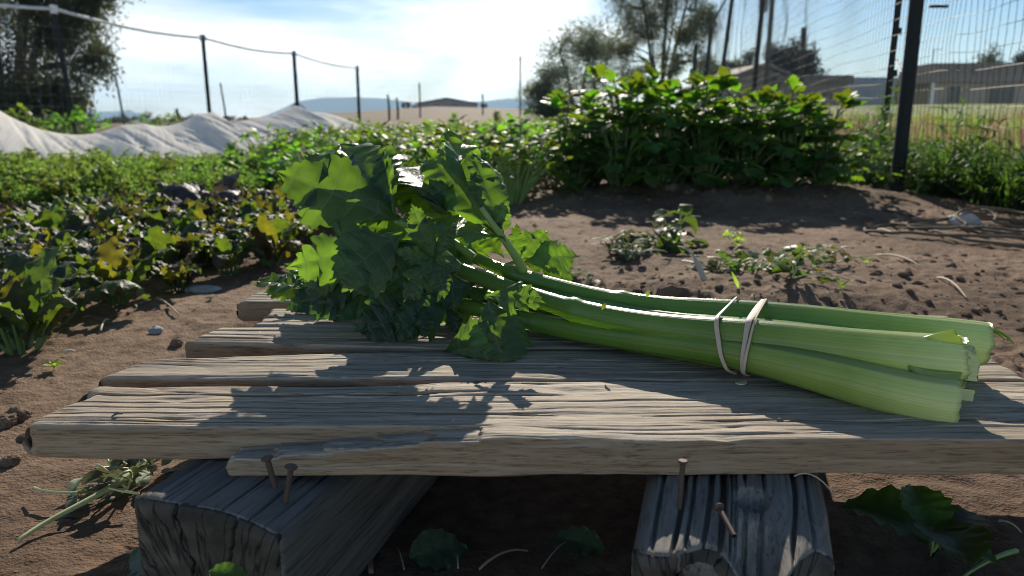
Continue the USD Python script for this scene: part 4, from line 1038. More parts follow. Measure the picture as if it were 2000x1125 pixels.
def stalk_mesh(pts, widths, outer, seed, nodes=(), n=110, open_deg=128, thick=0.42, jag=0.0016, depth=0.52):
    """Crescent petiole with raised strings: outer side towards the direction(s) outer, hollow side away from it."""
    p = smooth_path(pts, n)
    s = np.linspace(0, 1, n)
    w = np.interp(s, np.linspace(0, 1, len(widths)), widths)
    k = np.exp(-np.linspace(-2, 2, 15) ** 2)
    w = np.convolve(np.pad(w, 7, mode='edge'), k / k.sum(), 'valid')
    for f, a in nodes:
        w = w * (1 + a * np.exp(-((s - f) / 0.014) ** 2)) * (1 - 0.10 * sstep(s, f - 0.006, f + 0.012))
    t = unit(np.gradient(p, axis=0))
    o = np.array([np.interp(s, np.linspace(0, 1, len(outer)), np.asarray(outer, float)[:, i]) for i in range(3)]).T
    o = unit(o - (o * t).sum(-1, keepdims=True) * t)
    sd = np.cross(t, o)
    m = 61
    ph = np.linspace(-1, 1, m) * rad(open_deg)
    rib = 1 + 0.020 * np.abs(np.sin(ph * 5.4 + 0.4)) ** 0.7 + 0.005 * np.sin(ph * 19 + seed)
    op = np.ones(n)
    S, PH = np.meshgrid(s, ph, indexing='ij')
    hw = (w / 2)[:, None]
    nz = 1 + 0.02 * (fbm(np.stack([S * 14, PH * 1.5, 0 * S + seed], -1), 3, seed) - 0.5)
    base_fade = sstep(S, 0.0, 0.05)
    ribs = 1 + (rib[None] - 1) * (0.5 + 0.5 * base_fade)
    ou_s = hw * np.sin(PH * (1 / op[:, None]) ** 0.5) * ribs * nz * op[:, None]
    ou_o = hw * 2 * depth * np.cos(PH * 0.94) * ribs * nz
    th = w[:, None] * thick * (0.22 + 0.78 * np.clip(np.cos(PH * 0.8), 0, 1) ** 1.3)
    in_s = ou_s * 0.90
    in_o = ou_o - th
    jg = (fbm(np.stack([PH * 3.1, 0 * PH + seed, 0 * PH], -1), 4, seed) - 0.5) * jag * 2.4 * sstep(S, 0.035, 0.0)
    V = []
    for a, b in ((ou_s, ou_o), (in_s, in_o)):
        V.append(p[:, None] + sd[:, None] * a[..., None] + o[:, None] * b[..., None] + t[:, None] * jg[..., None])
    ring = np.concatenate([V[0], V[1][:, ::-1]], 1)
    M = 2 * m
    f = tri(grid_faces(n, M, True))
    j = np.arange(m - 1)
    cap = np.stack([j, j + 1, M - 2 - j, M - 1 - j], 1)
    f = np.vstack([f, tri(cap), tri(cap + (n - 1) * M)[:, ::-1]])
    uv = np.stack([np.tile(np.concatenate([np.linspace(0, 1, m), np.linspace(1, 0, m)]), n), np.repeat(s, M)], -1)
    return ring.reshape(-1, 3), f, uv, (p, t, o, sd, w)


LEAF_A = [(0, 0), (.055, .10), (.15, .22), (.245, .315), (.30, .385), (.285, .405), (.385, .475), (.36, .50), (.445, .585), (.395, .605), (.425, .70), (.345, .685), (.315, .745), (.255, .69), (.185, .625), (.235, .71), (.275, .785), (.225, .79), (.24, .875), (.18, .865), (.165, .945), (.10, .925), (.075, .985), (.04, .965), (0, 1.04)]
LEAF_B = [(0, 0), (.05, .12), (.14, .25), (.22, .36), (.28, .41), (.265, .435), (.345, .50), (.32, .525), (.375, .61), (.33, .62), (.345, .70), (.28, .70), (.23, .705), (.275, .78), (.215, .79), (.215, .875), (.15, .875), (.125, .95), (.07, .945), (0, 1.03)]
LEAF_C = [(0, 0), (.06, .12), (.15, .26), (.20, .30), (.27, .36), (.25, .375), (.37, .43), (.345, .45), (.42, .535), (.37, .54), (.37, .60), (.28, .575), (.175, .53), (.24, .63), (.31, .695), (.26, .71), (.285, .79), (.225, .785), (.15, .745), (.17, .82), (.19, .885), (.13, .89), (.115, .96), (.06, .94), (0, 1.04)]


def leaf_margin(seed, wr, n, shape):
    """Both margins of a wedge-based, lobed and toothed celery leaflet of length 1."""
    rg = np.random.default_rng(seed)
    base = np.array((LEAF_A, LEAF_B, LEAF_C)[seed % 3 if shape is None else shape])
    out = []
    for sg in (-1, 1):
        p_ = base.copy()
        p_[3:-1] += rg.normal(0, 0.011, p_[3:-1].shape)
        p_[:, 0] *= wr / 0.85 * rg.uniform(0.93, 1.07)
        p_[-1, 0] = 0
        q = []
        for i, (a, b) in enumerate(zip(p_[:-1], p_[1:])):
            for j in range(4):
                t = j / 4
                nrm = np.array([(b - a)[1], -(b - a)[0]])
                up = (1.0 if b[1] > a[1] and b[0] >= a[0] - .02 else 0.35) * (i > 2)
                q.append(a + (b - a) * t + nrm * 0.38 * up * t * (1 - t))
        q.append(p_[-1])
        q = np.array(q)
        d = np.concatenate([[0], np.cumsum(np.linalg.norm(np.diff(q, axis=0), axis=1))])
        s_ = np.linspace(0, d[-1], n)
        out.append((sg * np.interp(s_, d, q[:, 0]), np.interp(s_, d, q[:, 1])))
    return out


def leaf_blade(L, wr=0.7, fold=0.25, curl=0.5, droop=0.25, ruffle=0.05, seed=0, nt=181, nr=20, quilt=0.010, shape=None, twist=0.0, **unused):
    """A celery leaflet growing along +y from the origin: lobed and toothed, folded along the midrib, blistered between the veins, curled."""
    n, m = nt // 2, max(nr // 2, 2)
    (xa, ya), (xb, yb) = leaf_margin(seed, wr * 0.98, n, shape)
    s_ = np.linspace(0, 1, n)
    ym = np.maximum.accumulate((ya + yb) / 2)
    kk = max(n // 12, 1)
    ym = np.convolve(np.pad(ym, kk, mode='edge'), np.ones(2 * kk + 1) / (2 * kk + 1), 'valid')
    ym = (ym - ym[0]) / (ym[-1] - ym[0]) * 1.03
    ym = ym * (0.80 + 0.20 * ym / 1.03)
    c = np.concatenate([-np.linspace(1, 0, m + 1), np.linspace(0, 1, m + 1)[1:]])
    C = np.abs(c)[None, :] ** 0.9
    left = (c < 0)[None, :]
    mx, my = np.where(left, xa[:, None], xb[:, None]), np.where(left, ya[:, None], yb[:, None])
    x, y = L * mx * C, L * (ym[:, None] + (my - ym[:, None]) * C)
    S = np.repeat(s_[:, None], 2 * m + 1, 1)
    nv = 7.0
    z = fold * np.abs(x) * (1 - 0.35 * C) + quilt * L * 2.2 * np.abs(np.sin(PI * nv * S)) ** 0.8 * np.sin(PI * np.clip(C, 0, 1) * 0.8)
    z += 0.6 * ruffle * L * C ** 2 * np.sin(S * 15 + c[None] * 2 + seed * 1.7) + ruffle * 0.25 * L * C ** 2 * np.sin(S * 37 + seed)
    z += (fbm(np.stack([x / L * 5, y / L * 5, 0 * x + seed], -1), 3, seed) - 0.5) * 0.07 * L * np.clip(C + y / L * 0.5, 0, 1)
    z -= droop * x ** 2 / L * 1.5
    if twist:
        ta = twist * y / L
        x, z = x * np.cos(ta) - z * np.sin(ta), x * np.sin(ta) + z * np.cos(ta)
    k = curl / L
    if abs(curl) > 1e-3:
        ang = y * k
        y, z = np.sin(ang) / k - z * np.sin(ang), z * np.cos(ang) - (1 - np.cos(ang)) / k
    v = np.stack([x, y, z], -1).reshape(-1, 3)
    uv = np.stack([S.ravel(), np.repeat(C, n, 0).ravel()], -1)
    return v, grid_faces(n, 2 * m + 1), uv


bunch = thing('celery_bunch', 'bunch of fresh green celery with big leaves lying across the wooden pallet', 'celery')
ST = {}
ALLST = []


def stalk(key, pts, widths, outer, seed, **kw):
    P = [at(*q) for q in pts]
    v, f, uv, fr = stalk_mesh(P, widths, outer, seed, **kw)
    v, f = facing((v, f))
    pr = obj('stalk', (v, f), 'celery_stalk', bunch, smooth=True, uv=uv)
    ST[key] = (pr, fr)
    ALLST.append(v)
    return pr


stalk('C', [(1862, 784, .450), (1760, 767, .461), (1650, 738, .479), (1450, 690, .522), (1250, 662, .567), (1100, 639, .607), (1000, 618, .635), (900, 596, .66)], [.0310, .0290, .0258, .0205, .0185, .0178, .0160, .0140], [(0.15, -.95, -.30), (0.1, -.95, -.35), (0.1, -.95, -.3), (0.1, -1, -.1)], 1, nodes=((0.80, 0.10),))
stalk('B', [(1875, 708, .470), (1780, 699, .479), (1700, 690, .489), (1450, 659, .530), (1175, 618, .585), (1000, 566, .63), (900, 528, .66)], [.0345, .0300, .0272, .0208, .0185, .0168, .0140], [(0.1, -.90, .35), (0.1, -.93, .28), (0.1, -.95, .22), (0, -.95, .3)], 2, nodes=((0.705, 0.14),), jag=0.0035)
stalk('A', [(1922, 672, .520), (1800, 656, .530), (1700, 645, .541), (1470, 617, .577), (1260, 596, .610), (1100, 563, .642), (1020, 541, .655), (930, 505, .675)], [.0310, .0280, .0265, .0220, .0175, .0155, .0150, .0130], [(0.05, -.95, .25), (0, -.9, .35), (0, -.8, .55), (0, -.75, .65)], 3, nodes=((0.66, 0.10), (0.91, 0.10)), open_deg=100)
stalk('D', [(1893, 768, .487), (1780, 748, .500), (1600, 716, .525), (1450, 692, .550), (1200, 655, .600), (1000, 612, .66), (860, 570, .69)], [.0330, .031, .0280, .0220, .0180, .0165, .0140], [(0.1, 0.3, -1), (0.1, 0.2, -1), (0, 0.3, -1)], 4)
stalk('E', [(1888, 722, .503), (1780, 705, .512), (1650, 680, .530), (1450, 655, .560), (1200, 614, .61), (1000, 560, .66), (860, 520, .69)], [.0330, .0300, .0270, .0210, .0175, .0160, .0130], [(0.1, 0.6, 1), (0, 0.6, .8), (0, 0.6, 0.8)], 5)
stalk('F', [(1893, 716, .532), (1700, 690, .552), (1470, 655, .592), (1200, 625, .63), (1000, 590, .67), (840, 560, .70)], [.0300, .0265, .0210, .0175, .0160, .0130], [(0.1, 1, -.3), (0, 1, -.2), (0, 1, -0.1)], 6)


def small(name, mesh, mat, parent, smooth=True, uv=None):
    return obj(name, mesh, mat, parent, smooth=smooth, uv=uv)


def tuft(key, px, py, y, s, seed, dirn=(0.2, -0.2, 1)):
    v, f, uv = leaf_blade(s, wr=0.9, teeth=0.12, curl=0.8, seed=seed, nt=41, nr=6)
    small('leaf_scale', framed((v, tri(f)), at(px, py, y), dirn, (-0.5, -0.6, 0.3)), 'seedling_leaf', ST[key][0], uv=None)


tuft('B', 1176, 606, .574, .0065, 1)
tuft('A', 1263, 581, .603, .0060, 2, (0.1, -0.1, 1))
tuft('A', 1024, 527, .650, .0050, 3, (-0.5, -0.3, 1))
# a peeled fibre at the back stalk's cut end
q0 = at(1934, 640, .517)
small('fibre', join([tube(smooth_path([q0 + (-0.006, 0, 0), q0 + (0.004, -0.002, -0.002), at(1958, 652, .512), at(1980, 672, .506)], 16), np.linspace(0.0016, 0.0005, 16), 6),
                     tube(smooth_path([q0 + (-0.006, 0.002, -0.003), at(1945, 650, .515), at(1962, 664, .511)], 12), np.linspace(0.0012, 0.0004, 12), 6)]), 'seedling_leaf', ST['A'][0])


# peeled flap of the upper front stalk, split from its root end
def flap(key, tip, pts_top, pts_bot, mat):
    a, b = smooth_path([at(*q) for q in pts_top], 22), smooth_path([at(*q) for q in pts_bot], 22)
    k = np.linspace(0, 1, 9)[None, :, None]
    g = a[:, None] * (1 - k) + b[:, None] * k
    nrm = np.array([0, -0.75, 0.65])
    g += nrm * (0.0022 * np.sin(PI * k) + 0.0006)
    jag = (fbm(np.stack([np.linspace(0, 6, 9), np.zeros(9), np.zeros(9) + 3], -1), 2) - 0.5) * 0.006
    g[-1] += np.array([1, 0, 0]) * jag[:, None]
    top = g.reshape(-1, 3)
    bot = top - nrm * 0.0012
    f = tri(grid_faces(22, 9))
    n_ = len(top)
    rim = np.concatenate([np.arange(9), np.arange(1, 22) * 9 + 8, 21 * 9 + np.arange(7, -1, -1), np.arange(20, 0, -1) * 9])
    r2 = np.roll(rim, -1)
    v = np.vstack([top, bot])
    f = np.vstack([f, f[:, ::-1] + n_, np.stack([rim, rim + n_, r2], 1), np.stack([r2, rim + n_, r2 + n_], 1)])
    small('peeled_flap', (v, f), mat, ST[key][0])


look('celery_pale', {'tc': ('texture_coordinate', {}), 'n': ('noise_texture', {'scale': 60.0, 'detail': 4.0}),
                     'r': ('rgb_ramp', {'ramp': [(0.3, (0.46, 0.58, 0.16)), (0.7, (0.64, 0.72, 0.30))]}),
                     'p': ('principled_bsdf', {'roughness': 0.35}), 'tr': ('translucent_bsdf', {'color': (0.60, 0.70, 0.14)}), 'mx': ('mix_closure', {'fac': 0.45})},
     [('tc.object', 'n.vector'), ('n.fac', 'r.fac'), ('r.color', 'p.base_color'), ('p.BSDF', 'mx.closure1'), ('tr.BSDF', 'mx.closure2')], surface='mx.closure')
flap('B', None, [(1776, 668, .476), (1825, 652, .470), (1864, 643, .466)], [(1780, 672, .475), (1838, 684, .466), (1888, 700, .460)], 'celery_pale')
flap('B', None, [(1772, 714, .466), (1830, 724, .457), (1880, 728, .452)], [(1772, 718, .465), (1818, 750, .453), (1866, 776, .446)], 'celery_pale')

# ---- leaves: base and tip of every leaflet, width ratio, facing, bend
def petiole(key, pts, r0, r1):
    P = smooth_path([at(*q) for q in pts], 20)
    obj('petiole', tube(P, np.linspace(r0, r1, 20), 10), 'stem_green', ST[key][0])


def settle(v):
    """Keeps a leaf from sinking through the planks it lies on."""
    over = (v[:, 1] > 0.415) & (v[:, 1] < 0.82) & (v[:, 0] > -0.30)
    v[:, 2] = np.where(over, np.maximum(v[:, 2], TOP + 0.002 + 0.15 * np.maximum(0, TOP + 0.002 - v[:, 2]) * 0), np.maximum(v[:, 2], 0.02))
    return v


def leaflet(key, b, t, nrm, mat='celery_leaf', trio=0.0, **kw):
    """One leaflet between two measured points; trio > 0 adds the two smaller side leaflets of a compound leaf."""
    B, T = at(*b), at(*t)
    L = np.linalg.norm(T - B)
    curl = kw.get('curl', 0.5)
    k = (math.sin(curl / 2) / (curl / 2)) if abs(curl) > 1e-3 else 1.0
    Y = unit(T - B)
    Z = unit(np.asarray(nrm, float) - np.dot(nrm, Y) * Y)
    X = np.cross(Y, Z)
    c, s_ = math.cos(curl / 2), math.sin(curl / 2)
    for ang, size, sd in ((0.0, 1.0, 0), (0.95, trio, 100), (-0.95, trio, 200)):
        if not size:
            continue
        k2 = dict(kw)
        k2['seed'] = kw.get('seed', 0) + sd
        v, f, uv = leaf_blade(L / k * size, **k2)
        Ya = Y * math.cos(ang) + X * math.sin(ang)
        m = framed((v, f), B + Y * L * (0.10 if sd else 0.0) * 0, Ya * c + Z * s_, Z * c - Ya * s_)
        obj('leaflet', (settle(m[0]), m[1]), mat, ST[key][0], smooth=True, uv=uv)


petiole('B', [(905, 530, .658), (850, 480, .655), (800, 445, .645), (772, 430, .640)], .0042, .0026)
petiole('A', [(1022, 530, .652), (1000, 490, .640), (975, 455, .632), (940, 405, .630)], .0042, .0022)
petiole('A', [(930, 508, .675), (880, 470, .690), (830, 440, .70), (790, 420, .70)], .0045, .0026)
petiole('C', [(905, 597, .66), (860, 590, .655), (800, 580, .65), (730, 565, .66)], .0045, .0025)
petiole('C', [(1000, 612, .632), (985, 590, .612), (965, 582, .60), (950, 580, .592)], .0035, .0025)
petiole('D', [(862, 572, .69), (780, 560, .71), (700, 560, .73), (640, 560, .74)], .0045, .0025)
petiole('E', [(862, 522, .69), (800, 500, .68), (760, 490, .67), (720, 500, .66)], .0045, .0025)
petiole('F', [(845, 560, .70), (900, 540, .70), (980, 520, .70), (1020, 505, .70)], .003, .002)
petiole('E', [(862, 522, .67), (850, 512, .64), (846, 505, .632)], .003, .002)

U = dict
# big backlit leaf, its neighbours on the crown of the heap
leaflet('B', (778, 432, .640), (548, 338, .650), (0.25, -1, 0.35), wr=0.62, shape=0, fold=0.12, curl=0.25, droop=0.25, ruffle=0.03, seed=3, tooth=9.5, teeth=0.07)
leaflet('B', (775, 425, .636), (664, 284, .725), (-0.1, -0.30, 0.95), wr=0.72, shape=1, fold=0.35, curl=0.45, droop=0.3, seed=5, teeth=0.075)
leaflet('B', (778, 432, .632), (750, 294, .690), (-0.75, -0.45, 0.5), wr=0.42, half=52, lobes=((20, .22, 3),), fold=0.75, curl=0.3, seed=6, teeth=0.06)
leaflet('A', (866, 412, .655), (758, 330, .745), (0.1, -0.25, 1.0), wr=0.85, shape=1, fold=0.12, curl=0.8, droop=0.3, seed=7, ruffle=0.07)
leaflet('A', (872, 418, .650), (790, 345, .735), (0.15, -0.30, 0.95), wr=0.8, shape=0, fold=-0.12, curl=0.5, droop=0.2, seed=8, ruffle=0.08)
leaflet('A', (800, 420, .700), (690, 338, .770), (-0.2, -0.3, 0.95), wr=0.7, half=64, fold=0.2, curl=0.5, seed=9, mat='celery_leaf_dark')
leaflet('B', (785, 434, .650), (596, 303, .705), (0.1, -0.6, 0.75), wr=0.55, shape=1, fold=0.2, curl=0.35, seed=130)
leaflet('B', (835, 470, .655), (690, 436, .672), (0.1, -0.9, 0.5), wr=0.6, shape=0, fold=0.15, curl=0.35, seed=131)
leaflet('A', (880, 430, .68), (772, 372, .70), (0.1, -0.6, 0.8), wr=0.7, shape=0, fold=0.15, curl=0.4, seed=132)
# tall folded pair
leaflet('A', (972, 462, .632), (836, 298, .715), (-0.5, -0.35, 0.8), wr=0.56, shape=1, fold=0.25, curl=0.15, seed=10, teeth=0.06)
leaflet('A', (975, 462, .634), (870, 262, .745), (0.55, -0.35, 0.8), wr=0.50, shape=1, fold=0.35, curl=0.2, seed=11, teeth=0.06)
leaflet('A', (985, 468, .640), (922, 300, .672), (0.6, -0.9, 0.15), wr=0.44, half=54, lobes=((22, .32, 3.5),), fold=0.18, curl=0.2, seed=12, teeth=0.07)
leaflet('A', (988, 470, .630), (844, 430, .655), (0.1, -0.35, 1.0), wr=0.8, shape=1, fold=0.08, curl=0.35, droop=0.4, seed=13)
leaflet('A', (965, 440, .640), (990, 396, .645), (0.4, -1, 0.2), wr=0.8, half=66, teeth=0.13, fold=0.1, curl=0.2, trio=0.7, seed=15)
leaflet('A', (905, 440, .665), (838, 352, .672), (0.2, -0.9, 0.4), wr=0.75, half=64, teeth=0.09, fold=0.1, curl=0.25, seed=16)
# the wide dark leaf hanging under the backlit one
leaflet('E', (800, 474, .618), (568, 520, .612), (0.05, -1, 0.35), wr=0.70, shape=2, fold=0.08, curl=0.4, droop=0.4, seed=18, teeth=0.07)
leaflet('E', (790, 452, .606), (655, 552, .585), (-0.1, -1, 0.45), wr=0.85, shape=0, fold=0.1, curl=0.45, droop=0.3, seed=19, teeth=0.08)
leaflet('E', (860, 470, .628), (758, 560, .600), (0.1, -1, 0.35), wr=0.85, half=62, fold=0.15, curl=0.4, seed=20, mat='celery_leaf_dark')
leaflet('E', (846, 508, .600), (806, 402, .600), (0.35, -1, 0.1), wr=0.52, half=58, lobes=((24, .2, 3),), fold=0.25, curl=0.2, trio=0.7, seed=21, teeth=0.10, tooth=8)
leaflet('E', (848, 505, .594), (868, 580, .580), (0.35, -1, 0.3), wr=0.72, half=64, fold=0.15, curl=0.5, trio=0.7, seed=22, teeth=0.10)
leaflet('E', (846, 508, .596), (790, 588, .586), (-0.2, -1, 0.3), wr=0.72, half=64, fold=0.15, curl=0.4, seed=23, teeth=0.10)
# right-hand leaves behind the stalks
leaflet('F', (1015, 512, .690), (1068, 452, .705), (0.1, -0.8, 0.5), wr=0.85, half=66, teeth=0.11, fold=0.1, curl=0.3, trio=0.7, seed=24)
leaflet('F', (1020, 514, .685), (1126, 500, .695), (0.1, -0.7, 0.6), wr=0.85, half=70, teeth=0.10, fold=0.12, curl=0.5, seed=25)
leaflet('F', (1010, 510, .680), (1008, 440, .690), (-0.2, -0.7, 0.7), wr=0.7, half=62, teeth=0.09, fold=0.2, curl=0.6, seed=26)
leaflet('F', (1060, 528, .690), (1118, 545, .688), (0.3, -0.9, 0.3), wr=0.9, half=66, teeth=0.09, fold=0.1, curl=0.3, trio=0.7, seed=27)
# dark feathered cluster on the board's far left corner
leaflet('D', (640, 562, .738), (516, 572, .735), (0.0, -0.6, 0.85), wr=0.7, half=64, lobes=((24, .35, 4),), teeth=0.10, fold=0.2, curl=0.5, trio=0.7, seed=28)
leaflet('D', (636, 560, .742), (556, 516, .752), (0.2, -0.5, 0.9), wr=0.6, half=60, lobes=((22, .4, 4),), teeth=0.10, fold=0.3, curl=0.5, trio=0.7, seed=29)
leaflet('D', (640, 568, .735), (500, 552, .748), (0, -0.3, 1), wr=0.55, half=58, lobes=((22, .4, 4),), teeth=0.10, fold=0.3, curl=0.4, seed=30)
leaflet('D', (660, 570, .725), (560, 606, .712), (0, -0.7, 0.8), wr=0.8, half=66, lobes=((26, .3, 4),), fold=0.1, curl=0.5, trio=0.7, seed=31, mat='celery_leaf_dark')
leaflet('D', (690, 545, .725), (610, 528, .730), (0, -0.7, 0.8), wr=0.7, half=62, lobes=((26, .35, 4),), teeth=0.10, fold=0.3, curl=0.6, trio=0.7, seed=32)
# front leaves lying on the planks
leaflet('C', (952, 580, .592), (1000, 712, .556), (0.55, -0.8, 0.6), wr=1.15, shape=1, fold=0.06, curl=0.35, droop=0.35, seed=33, teeth=0.05)
leaflet('C', (866, 690, .583), (985, 668, .556), (-0.1, -1, 0.25), wr=1.0, shape=1, fold=0.1, curl=0.35, droop=0.25, seed=34, teeth=0.04)
leaflet('C', (950, 578, .588), (1062, 592, .574), (0.1, -0.75, 0.7), wr=0.72, half=64, lobes=((24, .24, 3),), fold=0.1, curl=0.4, seed=35, teeth=0.09)
leaflet('C', (1000, 575, .580), (1052, 580, .566), (0.1, -0.9, 0.3), wr=0.75, half=64, fold=0.1, curl=0.3, seed=36, teeth=0.13)
leaflet('C', (800, 590, .628), (790, 652, .606), (0.1, -1, 0.3), wr=0.9, half=68, lobes=((24, .45, 4), (50, .3, 4)), fold=0.1, curl=0.3, trio=0.7, seed=37, teeth=0.08)
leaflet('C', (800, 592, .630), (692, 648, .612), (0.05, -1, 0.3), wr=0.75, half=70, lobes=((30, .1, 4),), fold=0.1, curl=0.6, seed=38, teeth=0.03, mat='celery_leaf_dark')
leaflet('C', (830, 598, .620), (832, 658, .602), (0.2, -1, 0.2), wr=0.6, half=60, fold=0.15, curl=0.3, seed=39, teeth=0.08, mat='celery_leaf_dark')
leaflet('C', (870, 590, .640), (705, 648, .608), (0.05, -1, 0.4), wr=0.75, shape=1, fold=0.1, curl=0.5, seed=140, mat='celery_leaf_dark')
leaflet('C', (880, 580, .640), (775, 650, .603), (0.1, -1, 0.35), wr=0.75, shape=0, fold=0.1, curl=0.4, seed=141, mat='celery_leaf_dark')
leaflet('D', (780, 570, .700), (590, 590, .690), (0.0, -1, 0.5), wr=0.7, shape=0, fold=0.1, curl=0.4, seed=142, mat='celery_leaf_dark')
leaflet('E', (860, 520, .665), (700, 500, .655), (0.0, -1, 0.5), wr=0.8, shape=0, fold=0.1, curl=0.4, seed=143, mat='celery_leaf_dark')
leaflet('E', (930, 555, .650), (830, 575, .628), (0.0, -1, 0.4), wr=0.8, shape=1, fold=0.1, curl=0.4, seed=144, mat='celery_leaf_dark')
leaflet('E', (700, 520, .690), (585, 545, .695), (0.0, -1, 0.5), wr=0.75, shape=0, fold=0.1, curl=0.4, seed=145)
# the inside of the heap
rl = random.Random(12)
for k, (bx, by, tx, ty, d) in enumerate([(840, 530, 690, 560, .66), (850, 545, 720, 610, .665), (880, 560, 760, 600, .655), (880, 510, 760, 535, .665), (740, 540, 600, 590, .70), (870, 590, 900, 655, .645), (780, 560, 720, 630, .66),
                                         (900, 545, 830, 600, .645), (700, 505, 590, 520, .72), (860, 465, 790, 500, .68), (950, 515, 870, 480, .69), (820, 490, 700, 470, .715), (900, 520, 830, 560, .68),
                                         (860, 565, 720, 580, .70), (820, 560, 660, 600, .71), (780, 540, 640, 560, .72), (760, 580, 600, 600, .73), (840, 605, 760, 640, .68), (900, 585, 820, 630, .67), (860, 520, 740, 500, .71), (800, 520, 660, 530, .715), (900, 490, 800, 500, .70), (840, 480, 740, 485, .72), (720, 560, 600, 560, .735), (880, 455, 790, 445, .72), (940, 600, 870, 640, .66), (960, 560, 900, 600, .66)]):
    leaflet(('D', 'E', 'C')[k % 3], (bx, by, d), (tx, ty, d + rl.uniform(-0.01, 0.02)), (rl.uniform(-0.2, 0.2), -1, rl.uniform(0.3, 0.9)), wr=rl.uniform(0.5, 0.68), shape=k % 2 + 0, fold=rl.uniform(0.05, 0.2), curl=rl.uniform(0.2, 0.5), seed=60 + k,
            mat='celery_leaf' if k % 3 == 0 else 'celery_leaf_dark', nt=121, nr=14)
for k, (bx, by, tx, ty, d) in enumerate([(985, 505, 940, 445, .70), (960, 505, 890, 445, .72), (900, 500, 820, 440, .735), (800, 500, 680, 480, .73)]):
    leaflet(('A', 'E', 'F')[k % 3], (bx, by, d - 0.03), (tx, ty, d), (rl.uniform(-0.3, 0.3), -1, rl.uniform(0.3, 0.6)), wr=0.6, shape=1, fold=0.1, curl=rl.uniform(0.2, 0.5), seed=90 + k, nt=121, nr=14)

# ---- the rubber band, wound twice round the stalks
def band_loop(px, d, tiltv, width, thick):
    c = at(px, 665, d)
    ax = unit(at(1400, 660, d + 0.012) - at(1520, 672, d - 0.008))
    ax = unit(ax + np.asarray(tiltv, float))
    e1 = unit(np.cross(ax, (0, 0, 1)))
    e2 = np.cross(e1, ax)
    pts = np.vstack(ALLST)
    r = pts - c
    near = np.abs(r @ ax) < 0.004
    P = np.stack([r[near] @ e1, r[near] @ e2], -1)
    P = P[np.linalg.norm(P, axis=1) < 0.07]
    h = MultiPoint(P).convex_hull.buffer(0.0022).buffer(-0.001)
    n = 120
    ring = np.array([h.exterior.interpolate(k / n, normalized=True).coords[0] for k in range(n)])
    tang = unit(np.roll(ring, -1, 0) - np.roll(ring, 1, 0))
    out = np.stack([tang[:, 1], -tang[:, 0]], -1)
    if (out * (ring - ring.mean(0))).sum() < 0:
        out = -out
    V = []
    for a, b in ((-1, 0), (-0.8, 1), (0.8, 1), (1, 0), (0.8, -0.3), (-0.8, -0.3)):
        wd = width / 2 * (1 + 0.35 * np.sin(np.arange(n) / n * 4 * PI + px))[:, None]
        q = ring + out * thick * b * 0.5
        V.append(c + q[:, :1] * e1 + q[:, 1:] * e2 + ax * a * wd)
    V = np.stack(V, 1)
    f = grid_faces(n + 1, 6, True)
    f = np.where(f >= n * 6, f - n * 6, f)
    return V.reshape(-1, 3), tri(f)


rb = thing('rubber_band', 'pale tan rubber band wound twice around the celery stalks', 'rubber band')
obj('loop', band_loop(1466, .532, (0.02, 0.0, 0.02), 0.0044, 0.0010), 'rubber', rb, smooth=50)
obj('loop', band_loop(1424, .540, (0.12, 0.02, -0.30), 0.0026, 0.0012), 'rubber', rb, smooth=50)
obj('loop', band_loop(1470, .532, (-0.10, 0.0, 0.14), 0.0018, 0.0016), 'rubber', rb, smooth=50)

# ------------------------------------------------------------------ living plants
def quick_leaf(L, wr, nu=7, nv=9, bend=0.8, cup=0.3, frill=0.0, stem=0.0, seed=0, shape=0.75, lump=0.0, p=1.0):
    """An undivided leaf along +y on a short stem, arching over; frilled rim if wanted."""
    rg = np.random.default_rng(seed)
    s = np.linspace(0, 1, nv)
    a = np.linspace(-1, 1, nu)
    wdt = wr * L / 2 * np.sin(PI * np.clip(s, 0.0, 1) ** shape) ** 0.75
    wdt[0] = 0.012 * L
    S, A = np.meshgrid(s, a, indexing='ij')
    x = A * wdt[:, None]
    if frill:
        x = x * (1 + frill * 0.22 * (np.abs(A) > 0.99) * np.sin(S * 34 + seed))
    z0 = np.abs(A) ** 1.6 * cup * wdt[:, None] * 1.5 + frill * L * 0.09 * np.abs(A) ** 2 * np.sin(S * 31 + A * 2 + seed) + lump * L * (rg.random(S.shape) - 0.5)
    ang = bend * s ** p
    dy, dz = np.cos(ang), -np.sin(ang)
    yc = np.concatenate([[0], np.cumsum((dy[1:] + dy[:-1]) / 2)]) * L / (nv - 1)
    zc = np.concatenate([[0], np.cumsum((dz[1:] + dz[:-1]) / 2)]) * L / (nv - 1)
    y = yc[:, None] + z0 * np.sin(ang)[:, None]
    z = zc[:, None] + z0 * np.cos(ang)[:, None]
    return np.stack([x, y + stem, z], -1).reshape(-1, 3), tri(grid_faces(nv, nu))


def lobed(L, seed, nt=27, nr=5, wr=0.85):
    v, f, _ = leaf_blade(L, wr=wr, fold=0.15, curl=0.5, droop=0.2, seed=seed, nt=nt * 2, nr=nr, quilt=0.0)
    return v, tri(f)


def steep(m, base, az, el, roll=0.0):
    """Stands a +y mesh on base, pointing at azimuth az and elevation el."""
    d = np.array([math.cos(az) * math.cos(el), math.sin(az) * math.cos(el), math.sin(el)])
    up = np.array([-math.cos(az) * math.sin(el), -math.sin(az) * math.sin(el), math.cos(el)])
    x = np.cross(d, up)
    return framed(m, base, d, up * math.cos(roll) + x * math.sin(roll))


